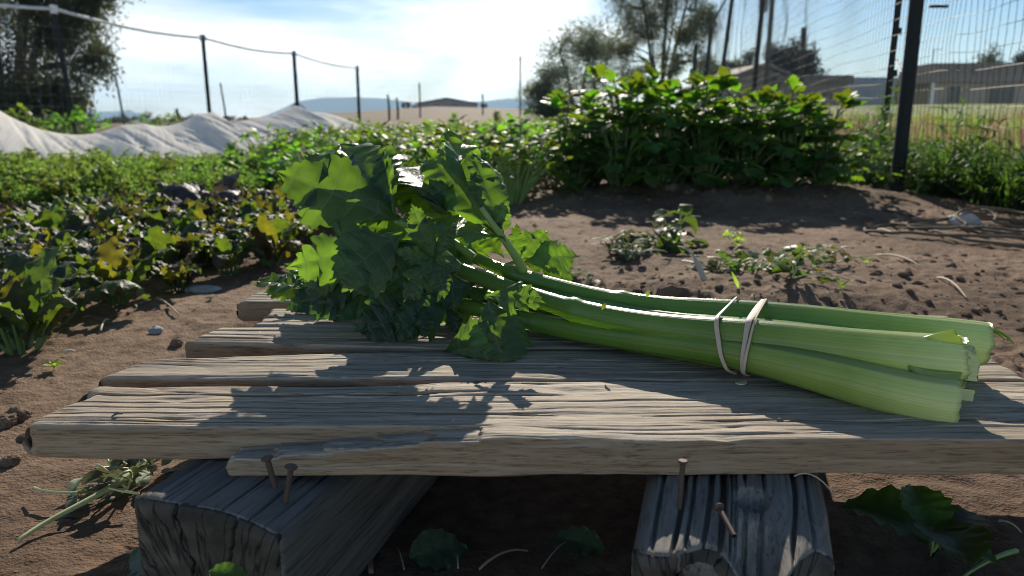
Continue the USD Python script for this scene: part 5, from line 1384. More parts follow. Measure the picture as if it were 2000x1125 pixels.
def celery_kind(seed, n=30, hgt_=0.41):
    rg = random.Random(seed)
    k_ = proto('celery_kind')
    for i in range(n):
        u_ = (i + 0.5) / n
        az = 2.39996 * i + rg.uniform(-0.25, 0.25)
        out = 0.03 + 0.15 * u_ + rg.uniform(-0.02, 0.02)
        h = hgt_ * rg.uniform(0.85, 1.12) * (1.05 - 0.80 * u_ ** 1.4)
        c, s = math.cos(az), math.sin(az)
        pts = smooth_path([(0.012 * c, 0.012 * s, -0.01), (out * 0.35 * c, out * 0.35 * s, h * 0.5), (out * 0.9 * c, out * 0.9 * s, h * 0.9), (out * 1.4 * c, out * 1.4 * s, h * (1.0 - 0.25 * u_))], 9)
        st = obj('stalk', tube(pts, np.linspace(0.0075, 0.0022, 9), 6), 'stem_dark', k_)

        def fan(q, d, count, lo, hi, tag_):
            a0, e0 = math.atan2(d[1], d[0]), math.asin(max(-1, min(1, d[2])))
            for j in range(count):
                obj('leaf', steep(lobed(rg.uniform(lo, hi), seed * 40 + i * 13 + j + tag_, nt=21, nr=4), q - d * (0.004 + 0.012 * (j > 0)), a0 + (0, -1.0, 1.0, -2.0, 2.0)[j] + rg.uniform(-0.3, 0.3), max(min(e0 + rg.uniform(-0.6, 0.3), 1.35), -0.5), rg.uniform(-0.7, 0.7)), 'celery_bush_leaf', st)

        fan(pts[-1], unit(pts[-1] - pts[-3]), 5, 0.046, 0.074, 0)
        fan(pts[6], unit(np.array([c, s, 0.5])), 3, 0.040, 0.062, 200)
        if i % 3 != 1:
            fan(pts[4], unit(np.array([c, s, 0.15])), 2, 0.036, 0.054, 400)
    return k_


CK = [celery_kind(s) for s in (1, 2, 3)]
rq = random.Random(5)
labs = ['celery plant at the left end of the big clump, nearest the dirt path', 'tallest celery plant in the left half of the big clump', 'celery plant just left of the gap in the big clump', 'celery plant just right of the gap in the big clump',
        'celery plant in the right half of the big clump, in front of the brown house', 'celery plant next to last at the right of the big clump', 'lower celery plant at the right end of the big clump beside the weeds']
for k, (x, y, s) in enumerate([(0.24, 3.02, 0.98), (0.42, 2.98, 1.22), (0.585, 3.0, 1.16), (0.745, 2.98, 1.10), (0.905, 2.98, 1.12), (1.06, 2.96, 1.02), (1.20, 2.94, 0.93)]):
    place(CK[k % 3], 'celery_plant', labs[k], 'celery plant', (x, y, ground(x, y) - 0.035), rq.uniform(0, 6.28), 'big celery plants in the clump', (s * 1.05, s * 1.05, s * 0.86))
for k, (x, y, s) in enumerate([(0.34, 3.22, 1.1), (0.52, 3.24, 1.18), (0.70, 3.22, 1.05), (0.85, 3.22, 1.14), (1.0, 3.2, 1.05), (1.14, 3.18, 0.95)]):
    place(CK[(k + 1) % 3], 'celery_plant', 'celery plant in the hidden back row of the big clump', 'celery plant', (x, y, ground(x, y) - 0.01), rq.uniform(0, 6.28), 'back row of the big celery clump', (s, s, s * 0.78))


def herb_kind(seed, n=50, hgt_=0.25):
    rg = random.Random(seed)
    k_ = proto('herb_kind')
    stems, lv = [], []
    for i in range(n):
        az, out = rg.uniform(0, 6.28), 0.17 * math.sqrt(rg.random())
        h = hgt_ * rg.uniform(0.55, 1.1) * (1 - 0.35 * (out / 0.17) ** 2)
        c, s = math.cos(az), math.sin(az)
        tip = np.array([out * c, out * s, h])
        stems.append(tube([(0.02 * c, 0.02 * s, -0.01), (out * 0.5 * c, out * 0.5 * s, h * 0.6), tip], (0.003, 0.0025, 0.0015), 4))
        for j in range(3):
            lv.append(steep(lobed(rg.uniform(0.030, 0.052), seed * 99 + i * 3 + j, nt=15, nr=4), tip - (0, 0, 0.008 * j), az + rg.uniform(-1.6, 1.6), rg.uniform(-0.4, 0.9), rg.uniform(-0.6, 0.6)))
    tag(obj('stems', join(stems), 'stem_green', k_), kind='stuff')
    tag(obj('foliage', join(lv), 'herb_leaf', k_), kind='stuff')
    return k_


HK = [herb_kind(s) for s in (11, 12, 13)]
spots = []
for row, (x0, slope) in enumerate([(0.02, 0.052), (-0.26, 0.04), (-0.54, 0.02), (-0.82, 0.0), (-1.10, -0.02)]):
    y = 2.62 + 0.12 * row + (0.5 if row == 4 else 0)
    while y < 9.5:
        spots.append((x0 + slope * (y - 2.6) + rq.uniform(-0.04, 0.04), y + rq.uniform(-0.05, 0.05), row, rq.uniform(0.8, 1.12)))
        y += rq.uniform(0.25, 0.31) * (1 + 0.06 * max(0, y - 4))
for k, (x, y, row, s) in enumerate(spots):
    lab = ('low bushy green herb plant in the row along the dirt path', 'low bushy green herb plant in the second row from the dirt path', 'low bushy green herb plant in the middle row of the herb bed', 'low bushy green herb plant in the fourth row from the dirt path', 'low bushy green herb plant in the row nearest the white row covers')[row]
    place(HK[k % 3], 'herb_plant', lab, 'herb plant', (x, y, ground(x, y)), rq.uniform(0, 6.28), ('herb row along the dirt path', 'second herb row', 'middle herb row', 'fourth herb row', 'herb row nearest the row covers')[row], s)


def cone_plant(name, lab, loc, h, r, seed):
    rg = random.Random(seed)
    t = thing(name, lab, 'plant', loc)
    obj('stem', tube([(0, 0, -0.05), (0, 0, h * 0.9)], (0.012, 0.004), 6), 'stem_green', t)
    lv = []
    for i in range(230):
        f = rg.random() ** 0.8
        rr = r * (1 - f) ** 0.85 * math.sqrt(rg.uniform(0.25, 1.0))
        az = rg.uniform(0, 6.28)
        lv.append(steep(quick_leaf(rg.uniform(0.04, 0.075), 0.45, 3, 4, 0.6, seed=i), (rr * math.cos(az), rr * math.sin(az), f * h * 0.93), az + rg.uniform(-0.5, 0.5), rg.uniform(0.1, 1.2)))
    tag(obj('foliage', join(lv), 'herb_leaf', t), kind='stuff')


for px, d, h, r, lab in ((890, 9.8, .40, .16, 'left of two cone-shaped bright green plants at the end of the herb bed'), (971, 9.8, .42, .105, 'narrower right one of two cone-shaped green plants at the end of the herb bed')):
    x = (px - 1000) / FPX * d
    cone_plant('cone_shaped_plant', lab, (x, d, ground(x, d)), h, r, int(px))
for k, (px, d, s, lab) in enumerate([(1030, 8.2, 1.15, 'dark leafy plant behind the path at the left foot of the celery clump'), (1062, 6.4, 1.05, 'leafy plant beside the path at the left of the celery clump'), (1085, 7.6, 1.2, 'leafy plant farther back left of the celery clump'),
                                     (700, 10.5, 1.2, 'leafy plant at the right end of the farther row cover'), (350, 9.5, 1.3, 'green plant showing behind the dip of the nearer row cover'), (300, 9.4, 1.2, 'green plant left of the dip behind the nearer row cover'), (170, 8.0, 1.5, 'green bush behind the nearer row cover at left'), (75, 8.2, 1.5, 'green bush under the willow at the left edge')]):
    x = (px - 1000) / FPX * d
    place(HK[k % 3], 'leafy_plant', lab, 'plant', (x, d, ground(x, d)), k * 1.3, None, s * 1.1)


# feathery carrot tops: one mass
def carrot_tuft(seed):
    rg = random.Random(seed)
    parts = []
    for i in range(9):
        az, el = rg.uniform(0, 6.28), rg.uniform(0.75, 1.4)
        L = rg.uniform(0.12, 0.21)
        d = np.array([math.cos(az) * math.cos(el), math.sin(az) * math.cos(el), math.sin(el)])
        pts = smooth_path([(0, 0, 0), d * L * 0.5, d * L + (0, 0, -0.02)], 6)
        parts.append(tube(pts, (0.0022, 0.002, 0.0018, 0.0015, 0.001, 0.0006), 3))
        for j in range(34):
            f = rg.uniform(0.35, 1.0)
            p_ = pts[min(int(f * 5), 4)] * 0.5 + pts[min(int(f * 5) + 1, 5)] * 0.5
            l = rg.uniform(0.018, 0.042) * (1.25 - 0.7 * f)
            a2 = unit(np.array([rg.gauss(0, 1), rg.gauss(0, 1), rg.gauss(0.35, 0.7)]))
            b2 = unit(np.cross(a2, (rg.gauss(0, 1), rg.gauss(0, 1), rg.gauss(0, 1)))) * l * 0.16
            q = p_ + a2 * l
            parts.append((np.array([p_ - b2, p_ + b2, q + b2 * 0.6, q - b2 * 0.6]), np.array([[0, 1, 2], [0, 2, 3]])))
            for sg in (-1, 1):
                m_ = p_ + a2 * l * 0.55
                q = m_ + unit(a2 + sg * b2 / np.linalg.norm(b2)) * l * 0.5
                c2 = a2 * l * 0.08
                parts.append((np.array([m_ - c2, m_ + c2, q + c2, q - c2]), np.array([[0, 1, 2], [0, 2, 3]])))
    return join(parts)


g = np.random.default_rng(8)
n = 1000
cx = g.uniform(-3.4, -1.05, n)
cyy = g.uniform(2.55, 4.3, n)
ok = (cyy > 2.45 + 0.15 * (-1.1 - cx)) & (cx / cyy > -0.86) & (cx < -1.0 - 0.05 * (cyy - 2.6))
cx, cyy = cx[ok], cyy[ok]
scatter('carrot_foliage', [(carrot_tuft(s), 'carrot_leaf') for s in (1, 2, 3)], np.stack([cx, cyy, [ground(a, b) for a, b in zip(cx, cyy)]], -1), g.uniform(0, 6.28, len(cx)), 0.72 * g.uniform(0.6, 1.15, len(cx)) * (1 + 1.3 * (fbm(np.stack([cx * 4, cyy * 4, 0 * cx], -1), 2) - 0.52)), g.uniform(-0.15, 0.15, len(cx)),
        'bed of feathery bright green carrot tops in front of the row covers', 'carrot bed', g.integers(0, 3, len(cx)))


def mustard_kind(seed, n=11, mats=('mustard_yellow', 'mustard_green', 'mustard_purple', 'mustard_green')):
    rg = random.Random(seed)
    k_ = proto('mustard_kind')
    for i in range(n):
        az = 2.39996 * i + rg.uniform(-0.4, 0.4)
        L = rg.uniform(0.068, 0.116)
        st = rg.uniform(0.012, 0.035)
        el = rg.uniform(1.05, 1.5) - 0.3 * i / n
        base = np.array([0.012 * math.cos(az), 0.012 * math.sin(az), 0])
        d = np.array([math.cos(az) * math.cos(el), math.sin(az) * math.cos(el), math.sin(el)])
        lf = obj('leaf', steep(quick_leaf(L, rg.uniform(0.36, 0.52), 11, 25, rg.uniform(0.8, 2.9), rg.uniform(-0.5, 0.3), rg.uniform(0.4, 0.8), seed=seed * 31 + i, shape=0.8, lump=0.016, p=rg.uniform(1.2, 2.6)), base + d * st, az, min(el + 0.25, 1.5), rg.uniform(-0.6, 0.6)), rg.choice(mats), k_)
        obj('rib', tube([base, base + d * st * 0.6, base + d * (st + 0.02)], (0.0026, 0.0022, 0.0014), 5), 'stem_dark', lf)
    return k_


MK = [mustard_kind(s) for s in (21, 22, 23, 24, 25)]
MP = mustard_kind(26, 8, ('mustard_purple',))
MG = mustard_kind(27, 8, ('mustard_green',))
mp = []
for row in range(7):
    y = 0.98 + 0.05 * row
    while y < 2.45:
        edge_x = -0.66 + 0.20 * min(max((y - 0.98) / 0.5, 0), 1) + 0.02 * (y - 1.4)
        x = edge_x - 0.05 - 0.125 * row + rq.uniform(-0.025, 0.025)
        if x / y > -0.84:
            mp.append((x, y, row))
        y += rq.uniform(0.10, 0.145)
names = ['front row along the trodden soil', 'second row from the trodden soil', 'third row from the trodden soil', 'middle of the bed', 'rear half of the bed', 'next to last row of the bed', 'back row beside the carrot tops']
for k, (x, y, row) in enumerate(mp):
    place(MK[k % 5], 'mustard_plant', 'frilly purple and yellow-green mustard plant, ' + names[row], 'mustard plant', (x, y, ground(x, y)), rq.uniform(0, 6.28), 'mustard greens, ' + names[row], rq.uniform(0.75, 1.15))
for k, (px, d, kind, s, lab) in enumerate([(435, 2.0, MP, 1.75, 'tall dark purple mustard plant standing above the others near the celery leaves'), (85, 1.05, MG, 1.15, 'mustard plant with a big pale green crinkled leaf at the left edge'), (265, 1.75, MP, 1.3, 'large purple-grey mustard plant in the centre of the bed'),
                                           (430, 1.62, MG, 1.15, 'dark green mustard plant at the bend of the bed'), (25, 0.93, MK[1], 1.2, 'yellow-leaved mustard plant at the lower left edge')]):
    x = (px - 1000) / FPX * d * 1.02
    place(kind, 'mustard_plant', lab, 'mustard plant', (x, d, ground(x, d)), 0.7 + k * 1.9, None, s)


# ------------------------------------------------------------------ weeds and grass on the right
def grass_tuft(seed, n=16, h=0.16, spread=0.5, w=0.0026):
    rg = random.Random(seed)
    parts = []
    for i in range(n):
        az, L = rg.uniform(0, 6.28), h * rg.uniform(0.5, 1.15)
        o = np.array([rg.gauss(0, 0.02), rg.gauss(0, 0.02), -0.005])
        c, s = math.cos(az), math.sin(az)
        b = spread * rg.uniform(0.15, 1.0)
        p = [o, o + np.array([c * b * L * 0.35, s * b * L * 0.35, L * 0.6]), o + np.array([c * b * L, s * b * L, L * (1 - 0.35 * b)])]
        sd = np.array([-s, c, 0]) * w
        parts.append((np.array([p[0] - sd, p[0] + sd, p[1] - sd * 0.8, p[1] + sd * 0.8, p[2]]), np.array([[0, 1, 3], [0, 3, 2], [2, 3, 4]])))
    return join(parts)


n = 5200
gxx, gyy = g.uniform(1.4, 12, n), 1.6 + 15 * g.random(n) ** 1.6
fl = 1.46 + 0.159 * gyy
ok = (gxx > fl + 0.10) & (gxx / gyy < 0.80)
gxx, gyy = gxx[ok], gyy[ok]
dryness = fbm(np.stack([gxx * 0.5, gyy * 0.35, 0 * gxx], -1), 3, 4) + 0.16 * np.exp(-((gyy - 7.5) / 2.2) ** 2)
pick = np.where(dryness + g.normal(0, 0.07, len(gxx)) > 0.58, 2 + g.integers(0, 2, len(gxx)), g.integers(0, 2, len(gxx)))
scatter('field_grass', [(grass_tuft(1), 'grass_blade'), (grass_tuft(2, 20, 0.2), 'grass_blade'), (grass_tuft(3, 16, 0.2, 0.4), 'dry_blade'), (grass_tuft(4, 14, 0.26, 0.35), 'dry_blade')],
        np.stack([gxx, gyy, [ground(a, b) for a, b in zip(gxx, gyy)]], -1), g.uniform(0, 6.28, len(gxx)), g.uniform(0.7, 1.4, len(gxx)) * (1 + 0.04 * gyy), g.uniform(-0.1, 0.1, len(gxx)), 'yellow-green grass with a dry tan band beyond the net fence', 'grass', pick)

n = 900
gyy = g.uniform(2.0, 6.5, n)
gxx = 1.42 + 0.159 * gyy + g.normal(-0.12, 0.14, n)
gxx = np.where(gyy < 3.1, np.maximum(gxx, 1.50 + (gyy - 2.6) * 0.0), gxx)
ok = (gxx - 0.159 * gyy < 1.75) & ((gyy > 2.55) | (gxx > 1.52)) & ~((gyy < 3.12) & (gxx < 1.66))
gxx, gyy = gxx[ok], gyy[ok]


def weed_tuft(seed, n=14, h=0.2):
    rg = random.Random(seed)
    parts = []
    for i in range(n):
        az, el = rg.uniform(0, 6.28), rg.uniform(0.5, 1.4)
        L = h * rg.uniform(0.5, 1.1)
        d = np.array([math.cos(az) * math.cos(el), math.sin(az) * math.cos(el), math.sin(el)])
        parts.append(tube([(0, 0, 0), d * L * 0.6, d * L + (0, 0, -0.1 * L)], (0.0016, 0.0013, 0.0007), 3))
        for j in range(7):
            f = rg.uniform(0.2, 1)
            parts.append(steep(quick_leaf(rg.uniform(0.02, 0.05), 0.24, 3, 4, 0.5, seed=j), d * L * f, rg.uniform(0, 6.28), rg.uniform(-0.2, 1.0)))
    return join(parts)


scatter('fence_weeds', [(weed_tuft(1), 'weed_leaf'), (weed_tuft(2, 16, 0.16), 'weed_leaf'), (grass_tuft(7, 18, 0.22, 0.7), 'weed_leaf')], np.stack([gxx, gyy, [ground(a, b) for a, b in zip(gxx, gyy)]], -1),
        g.uniform(0, 6.28, len(gxx)), g.uniform(0.55, 1.25, len(gxx)), g.uniform(-0.2, 0.2, len(gxx)), 'dark green weeds growing along the foot of the net fence', 'weeds', g.integers(0, 3, len(gxx)))


def tall_weed(lab, loc, h, seed, stems=3, leafL=0.075, mat='weed_leaf', name='tall_weed', dense=26, wr=0.22):
    rg = random.Random(seed)
    t = thing(name, lab, 'weed', loc)
    for k in range(stems):
        az = rg.uniform(0, 6.28)
        hh2 = h * rg.uniform(0.7, 1.0) if k else h
        lean = 0.22 * hh2 * (k > 0)
        pts = smooth_path([(0, 0, -0.02), (lean * 0.5 * math.cos(az), lean * 0.5 * math.sin(az), hh2 * 0.55), (lean * math.cos(az) + 0.02, lean * math.sin(az), hh2)], 10)
        st = obj('stem', tube(pts, np.linspace(0.005, 0.0016, 10), 5), 'stem_green' if mat == 'weed_leaf' else 'straw', t)
        lv = []
        for j in range(dense):
            f = 0.12 + 0.88 * (j + rg.random()) / dense
            p_ = pts[min(int(f * 9), 9)]
            lv.append(steep(quick_leaf(leafL * rg.uniform(0.6, 1.25) * (1.1 - 0.5 * f), wr, 3, 6, rg.uniform(0.5, 1.5), seed=j), p_, j * 2.4 + rg.uniform(-0.4, 0.4), rg.uniform(0.1, 0.9)))
        tag(obj('leaves', join(lv), mat, st), kind='stuff')


for k, (px, d, h, lab, leafL, sn) in enumerate([(1850, 3.05, .40, 'tall green weed with narrow leaves growing against the net right of the thick pipe post', .09, 4), (1722, 3.9, .50, 'tall pale weed growing around the second fence post', .11, 4), (1935, 2.9, .24, 'shorter weed right of the tall weed at the net', .07, 3),
                                               (1690, 3.3, .30, 'leafy weed left of the thick pipe post', .09, 4), (1790, 2.95, .22, 'low weed directly right of the thick pipe post', .07, 4), (1745, 3.5, .36, 'narrow leaved weed rising behind the thick pipe post', .09, 4), (1895, 3.2, .33, 'bushy weed behind the tall weed at the net', .08, 4), (1670, 3.75, .34, 'pale weed at the foot of the net behind the celery clump end', .10, 4), (1655, 3.4, .22, 'low weed between the celery clump and the pipe post', .07, 5), (1985, 2.6, .2, 'weed at the right frame edge under the net', .07, 4)]):
    x = (px - 1000) / FPX * d * 1.0
    tall_weed(lab, (x, d, ground(x, d)), h, 200 + k, sn, leafL)
x = (1625 - 1000) / FPX * 4.6
tall_weed('pinkish dry seedy weed behind the right end of the celery clump', (x, 4.6, ground(x, 4.6)), 0.46, 230, 9, 0.05, 'dry_blade', 'dry_weed', 34, 0.2)
x = (1600 - 1000) / FPX * 5.0
tall_weed('smaller dry weed behind the celery clump, left of the seedy one', (x, 5.0, ground(x, 5.0)), 0.36, 231, 7, 0.05, 'dry_blade', 'dry_weed', 26, 0.2)


# ------------------------------------------------------------------ things lying on the soil
def lump(seed, s, sub=2):
    m = trimesh.creation.icosphere(sub, 1.0)
    v = np.array(m.vertices)
    v *= (0.72 + 0.6 * fbm(v * 1.6 + seed * 7.1, 3, seed))[:, None]
    return v * np.asarray(s), np.array(m.faces)


n = 11000
ux, uy = g.uniform(-1, 1, n), g.random(n)
qy = 0.30 + 3.6 * uy ** 1.5
qx = ux * (0.35 + 0.68 * qy)
dens = fbm(np.stack([qx * 2.4, qy * 2.4, 0 * qx], -1), 3, 6)
heap = np.hypot((qx - 0.42) / 0.45, (qy - 1.2) / 0.3) < 1
ok = ((dens > 0.5) | heap | (g.random(n) < 0.06)) & (g.random(n) < 0.75) & (qx < 1.5 + 0.05 * qy) & ~((np.abs(qx) < 0.40) & (qy < 0.80) & (qy > 0.36))
qx, qy = qx[ok], qy[ok]
sz = 0.002 + 0.0095 * g.random(len(qx)) ** 3.5
scatter('soil_crumbs', [(lump(s, (1, 0.75, 0.55), 2), 'clod') for s in range(1, 6)], np.stack([qx, qy, np.array([ground(a, b) for a, b in zip(qx, qy)]) - sz * 0.05], -1), g.uniform(0, 6.28, len(qx)), sz, g.uniform(-0.6, 0.6, len(qx)), 'crumbs and clods of brown soil', 'soil', g.integers(0, 5, len(qx)))


# straw, root bits and leaf crumbs strewn on the soil
n = 1500
uy = g.random(n)
ly = 0.28 + 2.6 * uy ** 1.4
lx = g.uniform(-1, 1, n) * (0.32 + 0.66 * ly)
ok = (lx < 1.45) & ~((np.abs(lx) < 0.36) & (ly < 0.80) & (ly > 0.40)) & (fbm(np.stack([lx * 3, ly * 3, 0 * lx], -1), 2, 44) > 0.42)
lx, ly = lx[ok], ly[ok]
bits = [(moved(tube(np.array([(-0.5, 0, 0), (0, 0.04, 0.03), (0.5, -0.02, 0)]), (0.030, 0.035, 0.02), 4)), m_) for m_ in ('straw', 'bark', 'stem_pale')] + [(quick_leaf(0.8, 0.5, 4, 5, 1.2, 0.4, seed=5), 'dry_blade'), (quick_leaf(0.8, 0.55, 4, 5, 1.4, 0.5, seed=6), 'wilted_leaf')]
lsz = 0.006 + 0.022 * g.random(len(lx)) ** 2
scatter('soil_litter', bits, np.stack([lx, ly, np.array([ground(a, b) for a, b in zip(lx, ly)]) + 0.0012], -1), g.uniform(0, 6.28, len(lx)), lsz, g.uniform(-0.25, 0.25, len(lx)), 'bits of straw, root and dry leaf strewn on the soil', 'litter', g.integers(0, 5, len(lx)))


def rest(px, py, z=0.0):
    p = on(px, py, 0.0)
    return np.array([p[0], p[1], ground(p[0], p[1])])


def stone(lab, px, py, s, mat, seed):
    p = rest(px, py)
    t = obj('stone', moved(lump(seed, s, 3), p + (0, 0, s[2] * 0.45)), mat)
    tag(t, lab, 'stone')


stone('smooth pale stone lying in front of the weeds at right', 1882, 440, (0.044, 0.03, 0.026), 'stone_pale', 3)
stone('small grey stone on the trodden soil left of the pallet', 306, 660, (0.009, 0.008, 0.007), 'stone_grey', 5)
stone('flat pale stone between the mustard bed and the pallet corner', 396, 570, (0.030, 0.02, 0.007), 'stone_pale', 7)
for k, (px, py, s, lab) in enumerate([(35, 822, .012, 'big dark clod of earth at the left edge'), (8, 834, .012, 'dark clod of earth cut by the left frame edge'), (215, 770, .009, 'small dark clod behind the front plank'), (345, 682, .008, 'crumbly clod behind the second plank end'), (20, 905, .008, 'dark clod at the left edge below the front plank')]):
    p = rest(px, py)
    cl = lump(20 + k, (1, 0.9, 0.7), 4)
    cl = (cl[0] * s * (1 + 0.5 * (fbm(cl[0] * 5 + k * 3.3, 4, k) - 0.5))[:, None] , cl[1])
    tag(obj('earth_clod', moved(cl, p + (0, 0, s * 0.2)), 'clod'), lab, 'clod')

# wilted heaps of pulled weeds
def wilted(name, lab, pts, n, L, seed, mats=('wilted_leaf', 'weed_leaf'), hgt_=0.05, wr=0.6):
    rg = random.Random(seed)
    c = np.mean([rest(*p) for p in pts], axis=0)
    t = thing(name, lab, 'weed', c)
    for k, p in enumerate(pts):
        q = rest(*p) - c
        stems, lv = [], []
        for i in range(n):
            o = q + np.array([rg.gauss(0, 0.02), rg.gauss(0, 0.014), 0])
            o[2] = ground(o[0] + c[0], o[1] + c[1]) - c[2] + rg.uniform(0.002, hgt_) * math.exp(-((o[0] - q[0]) / 0.03) ** 2)
            az = rg.uniform(0, 6.28)
            lv.append(steep(quick_leaf(L * rg.uniform(0.5, 1.2), wr * rg.uniform(0.6, 1.2), 5, 7, rg.uniform(0.3, 2.0), rg.uniform(-0.6, 0.6), 0.4, seed=i + k * 50, lump=0.06), o, az, rg.uniform(-0.3, 0.9), rg.uniform(-1, 1)))
            if i % 3 == 0:
                e = o + np.array([rg.gauss(0, 0.03), rg.gauss(0, 0.02), rg.uniform(0, 0.015)])
                stems.append(tube(smooth_path([q + (0, 0, 0.004), (o + e) / 2 + (0, 0, 0.006), e], 6), 0.0012, 4))
        st = tag(obj('stems', join(stems), 'stem_pale', t), kind='stuff')
        tag(obj('leaves', join(lv), mats[k % len(mats)], st), kind='stuff')


wilted('wilted_weed', 'upright wilting weed clump on the soil behind the stalks, centre right', [(1300, 500), (1325, 490), (1290, 480)], 16, 0.05, 1, ('weed_leaf', 'weed_leaf', 'wilted_leaf'), 0.09)
wilted('wilted_weed', 'pale wilted heap left of the upright weed clump', [(1205, 510), (1235, 505), (1260, 500), (1225, 520)], 14, 0.035, 2, ('wilted_leaf',), 0.045)
wilted('wilted_weed', 'pulled weed with pale leaves just behind the celery stalks', [(1400, 560), (1440, 565), (1480, 570), (1425, 545)], 13, 0.030, 3, ('wilted_leaf', 'weed_leaf'), 0.035)
wilted('wilted_weed', 'pulled weed with yellow-green leaves right of the pale pulled one', [(1510, 580), (1530, 560), (1545, 595)], 12, 0.034, 4, ('weed_leaf', 'mustard_yellow', 'weed_leaf'), 0.05)
wilted('wilted_weed', 'thin scattered weed leaves on the soil at the end of the weed heap', [(1590, 525), (1630, 530), (1570, 515)], 8, 0.026, 5, ('wilted_leaf', 'mustard_yellow'), 0.03)
wilted('wilted_weed', 'yellow-green sprout on the soil near the shadow of the celery clump', [(1440, 487), (1425, 480)], 6, 0.026, 6, ('seedling_leaf',), 0.03)
wilted('wilted_weed', 'limp greens peeking out right of the celery leaves', [(1150, 556), (1130, 552)], 7, 0.03, 7, ('wilted_leaf',), 0.02)
wilted('wilted_weed', 'withered leaves lying beside the left beam under the front plank', [(235, 930), (262, 950), (285, 930), (250, 960)], 8, 0.022, 8, ('wilted_leaf',), 0.022)


def seedling(lab, px, py, n, L, seed, mat='seedling_leaf'):
    rg = random.Random(seed)
    t = thing('seedling', lab, 'seedling', rest(px, py))
    obj('stem', tube([(0, 0, -0.004), (0, 0, L * 0.5)], (0.0012, 0.0008), 5), 'stem_pale', t)
    for i in range(n):
        obj('leaf', steep(quick_leaf(L, 0.42, 5, 6, 0.5, 0.3, seed=i), (0, 0, L * 0.25), 2 * PI * i / n, rg.uniform(0.5, 1.0)), mat, t)


seedling('small bright green seedling on the soil left of the pallet', 107, 728, 8, 0.014, 1)
seedling('tiny sprout with two leaves behind the back plank at right', 1640, 604, 3, 0.020, 2)
seedling('tiny sprout on the shaded soil right of the weed heap', 1690, 530, 3, 0.022, 3)


def stick(lab, a, b, r, mat, bow=0.01, lift=0.004, name='stick', cat='stick'):
    p, q = rest(*a), rest(*b)
    m = (p + q) / 2
    m[2] = max(m[2], ground(m[0], m[1])) + bow
    tag(obj(name, tube(smooth_path([p + (0, 0, lift), m + (0, 0, lift), q + (0, 0, lift)], 12), np.linspace(r, r * 0.6, 12), 6), mat), lab, cat)


stick('long pale straw on the sunlit soil at right', (1712, 505), (1795, 536), 0.0028, 'straw', 0.004)
stick('thin brown twig on the soil at the right, nearer than the straw', (1830, 556), (1885, 596), 0.0022, 'straw', 0.004)
stick('short pale straw near the celery clump shadow', (1716, 448), (1742, 458), 0.0036, 'straw', 0.003)
stick('tan straw lying below the mustard plants', (307, 592), (350, 628), 0.0018, 'straw', 0.003)
stick('dark twig lying in the soil before the weeds', (1725, 412), (1800, 430), 0.0045, 'bark', 0.004)
stick('pale straw across the weed heap', (1424, 518), (1462, 508), 0.0020, 'straw', 0.02)
stick('curved white root on the soil under the mustard plants', (198, 660), (214, 638), 0.0016, 'root_white', 0.006, name='root', cat='root')
stick('pale petal-like scrap beside the green seedling', (126, 703), (148, 700), 0.0024, 'root_white', 0.002, name='scrap', cat='scrap')
p = rest(1362, 588)
tag(obj('white_root', tube(smooth_path([p + (0.004, -0.02, 0.012), p + (0, 0, 0.028), p + (-0.008, 0.01, 0.045), p + (-0.03, 0.03, 0.058)], 14), np.concatenate([np.linspace(0.0052, 0.0045, 7), np.linspace(0.0025, 0.0008, 7)]), 8), 'root_white'), 'white pulled root standing behind the back plank', 'root')
p = rest(1140, 590)
tag(obj('green_shoot', framed(quick_leaf(0.03, 0.2, 3, 6, 0.4), rest(1440, 600) + (0, 0, 0.0), (-0.4, 0.1, 1), (0, -1, 0.2)), 'seedling_leaf'), 'single pointed green shoot behind the back plank', 'shoot')

# coiled drip hose at right
pts = []
for k in range(260):
    a = k / 260 * 2 * PI * 5.2
    rr = 0.15 + 0.07 * math.sin(a * 0.37) + 0.045 * math.sin(a * 1.73) + 0.03 * math.sin(a * 2.9 + 1)
    x, y = 1.27 + rr * math.cos(a) * 1.15 + 0.02 * math.sin(a * 0.5), 2.02 + rr * math.sin(a) * 0.95
    pts.append((x, y, ground(x, y) + 0.008 + 0.012 * (k / 260) * 3 * (0.5 + 0.5 * math.sin(a * 0.8)) + 0.012 * max(0, math.sin(a * 1.0 + 1))))
tag(obj('coiled_hose', tube(smooth_path(pts, 400), 0.0042, 7), 'hose'), 'tangled coil of thin brown hose on the soil at the right edge', 'hose')

# lower left: dropped celery stem and its wilted leaf; leaf under the beam
a, b = rest(40, 1068), rest(268, 950)
tag(obj('pulled_weed', join([tube(smooth_path([a + (0, 0, 0.004), a * 0.66 + b * 0.34 + (0, 0, 0.008), a * 0.33 + b * 0.67 + (0.004, 0, 0.012), b + (0, 0, 0.016)], 20), np.linspace(0.0016, 0.0028, 20), 9),
                         tube(smooth_path([b + (0, 0, 0.014), b + (0.02, 0.03, 0.02), b + (0.035, 0.012, 0.03)], 8), 0.0016, 6)]), 'stem_pale'), 'long pale green weed stalk lying on the soil at the lower left', 'weed')


def weed_leaf_thing(name, lab, base, tip, nrm, wr, seed, mat='weed_leaf', curl=0.7):
    B, T = np.asarray(base), np.asarray(tip)
    v, f = quick_leaf(np.linalg.norm(T - B), wr, 15, 25, curl, 0.15, 0.35, seed=seed, shape=0.85, lump=0.012)
    tag(obj(name, framed((v, f), B, T - B, nrm), mat), lab, 'leaf')


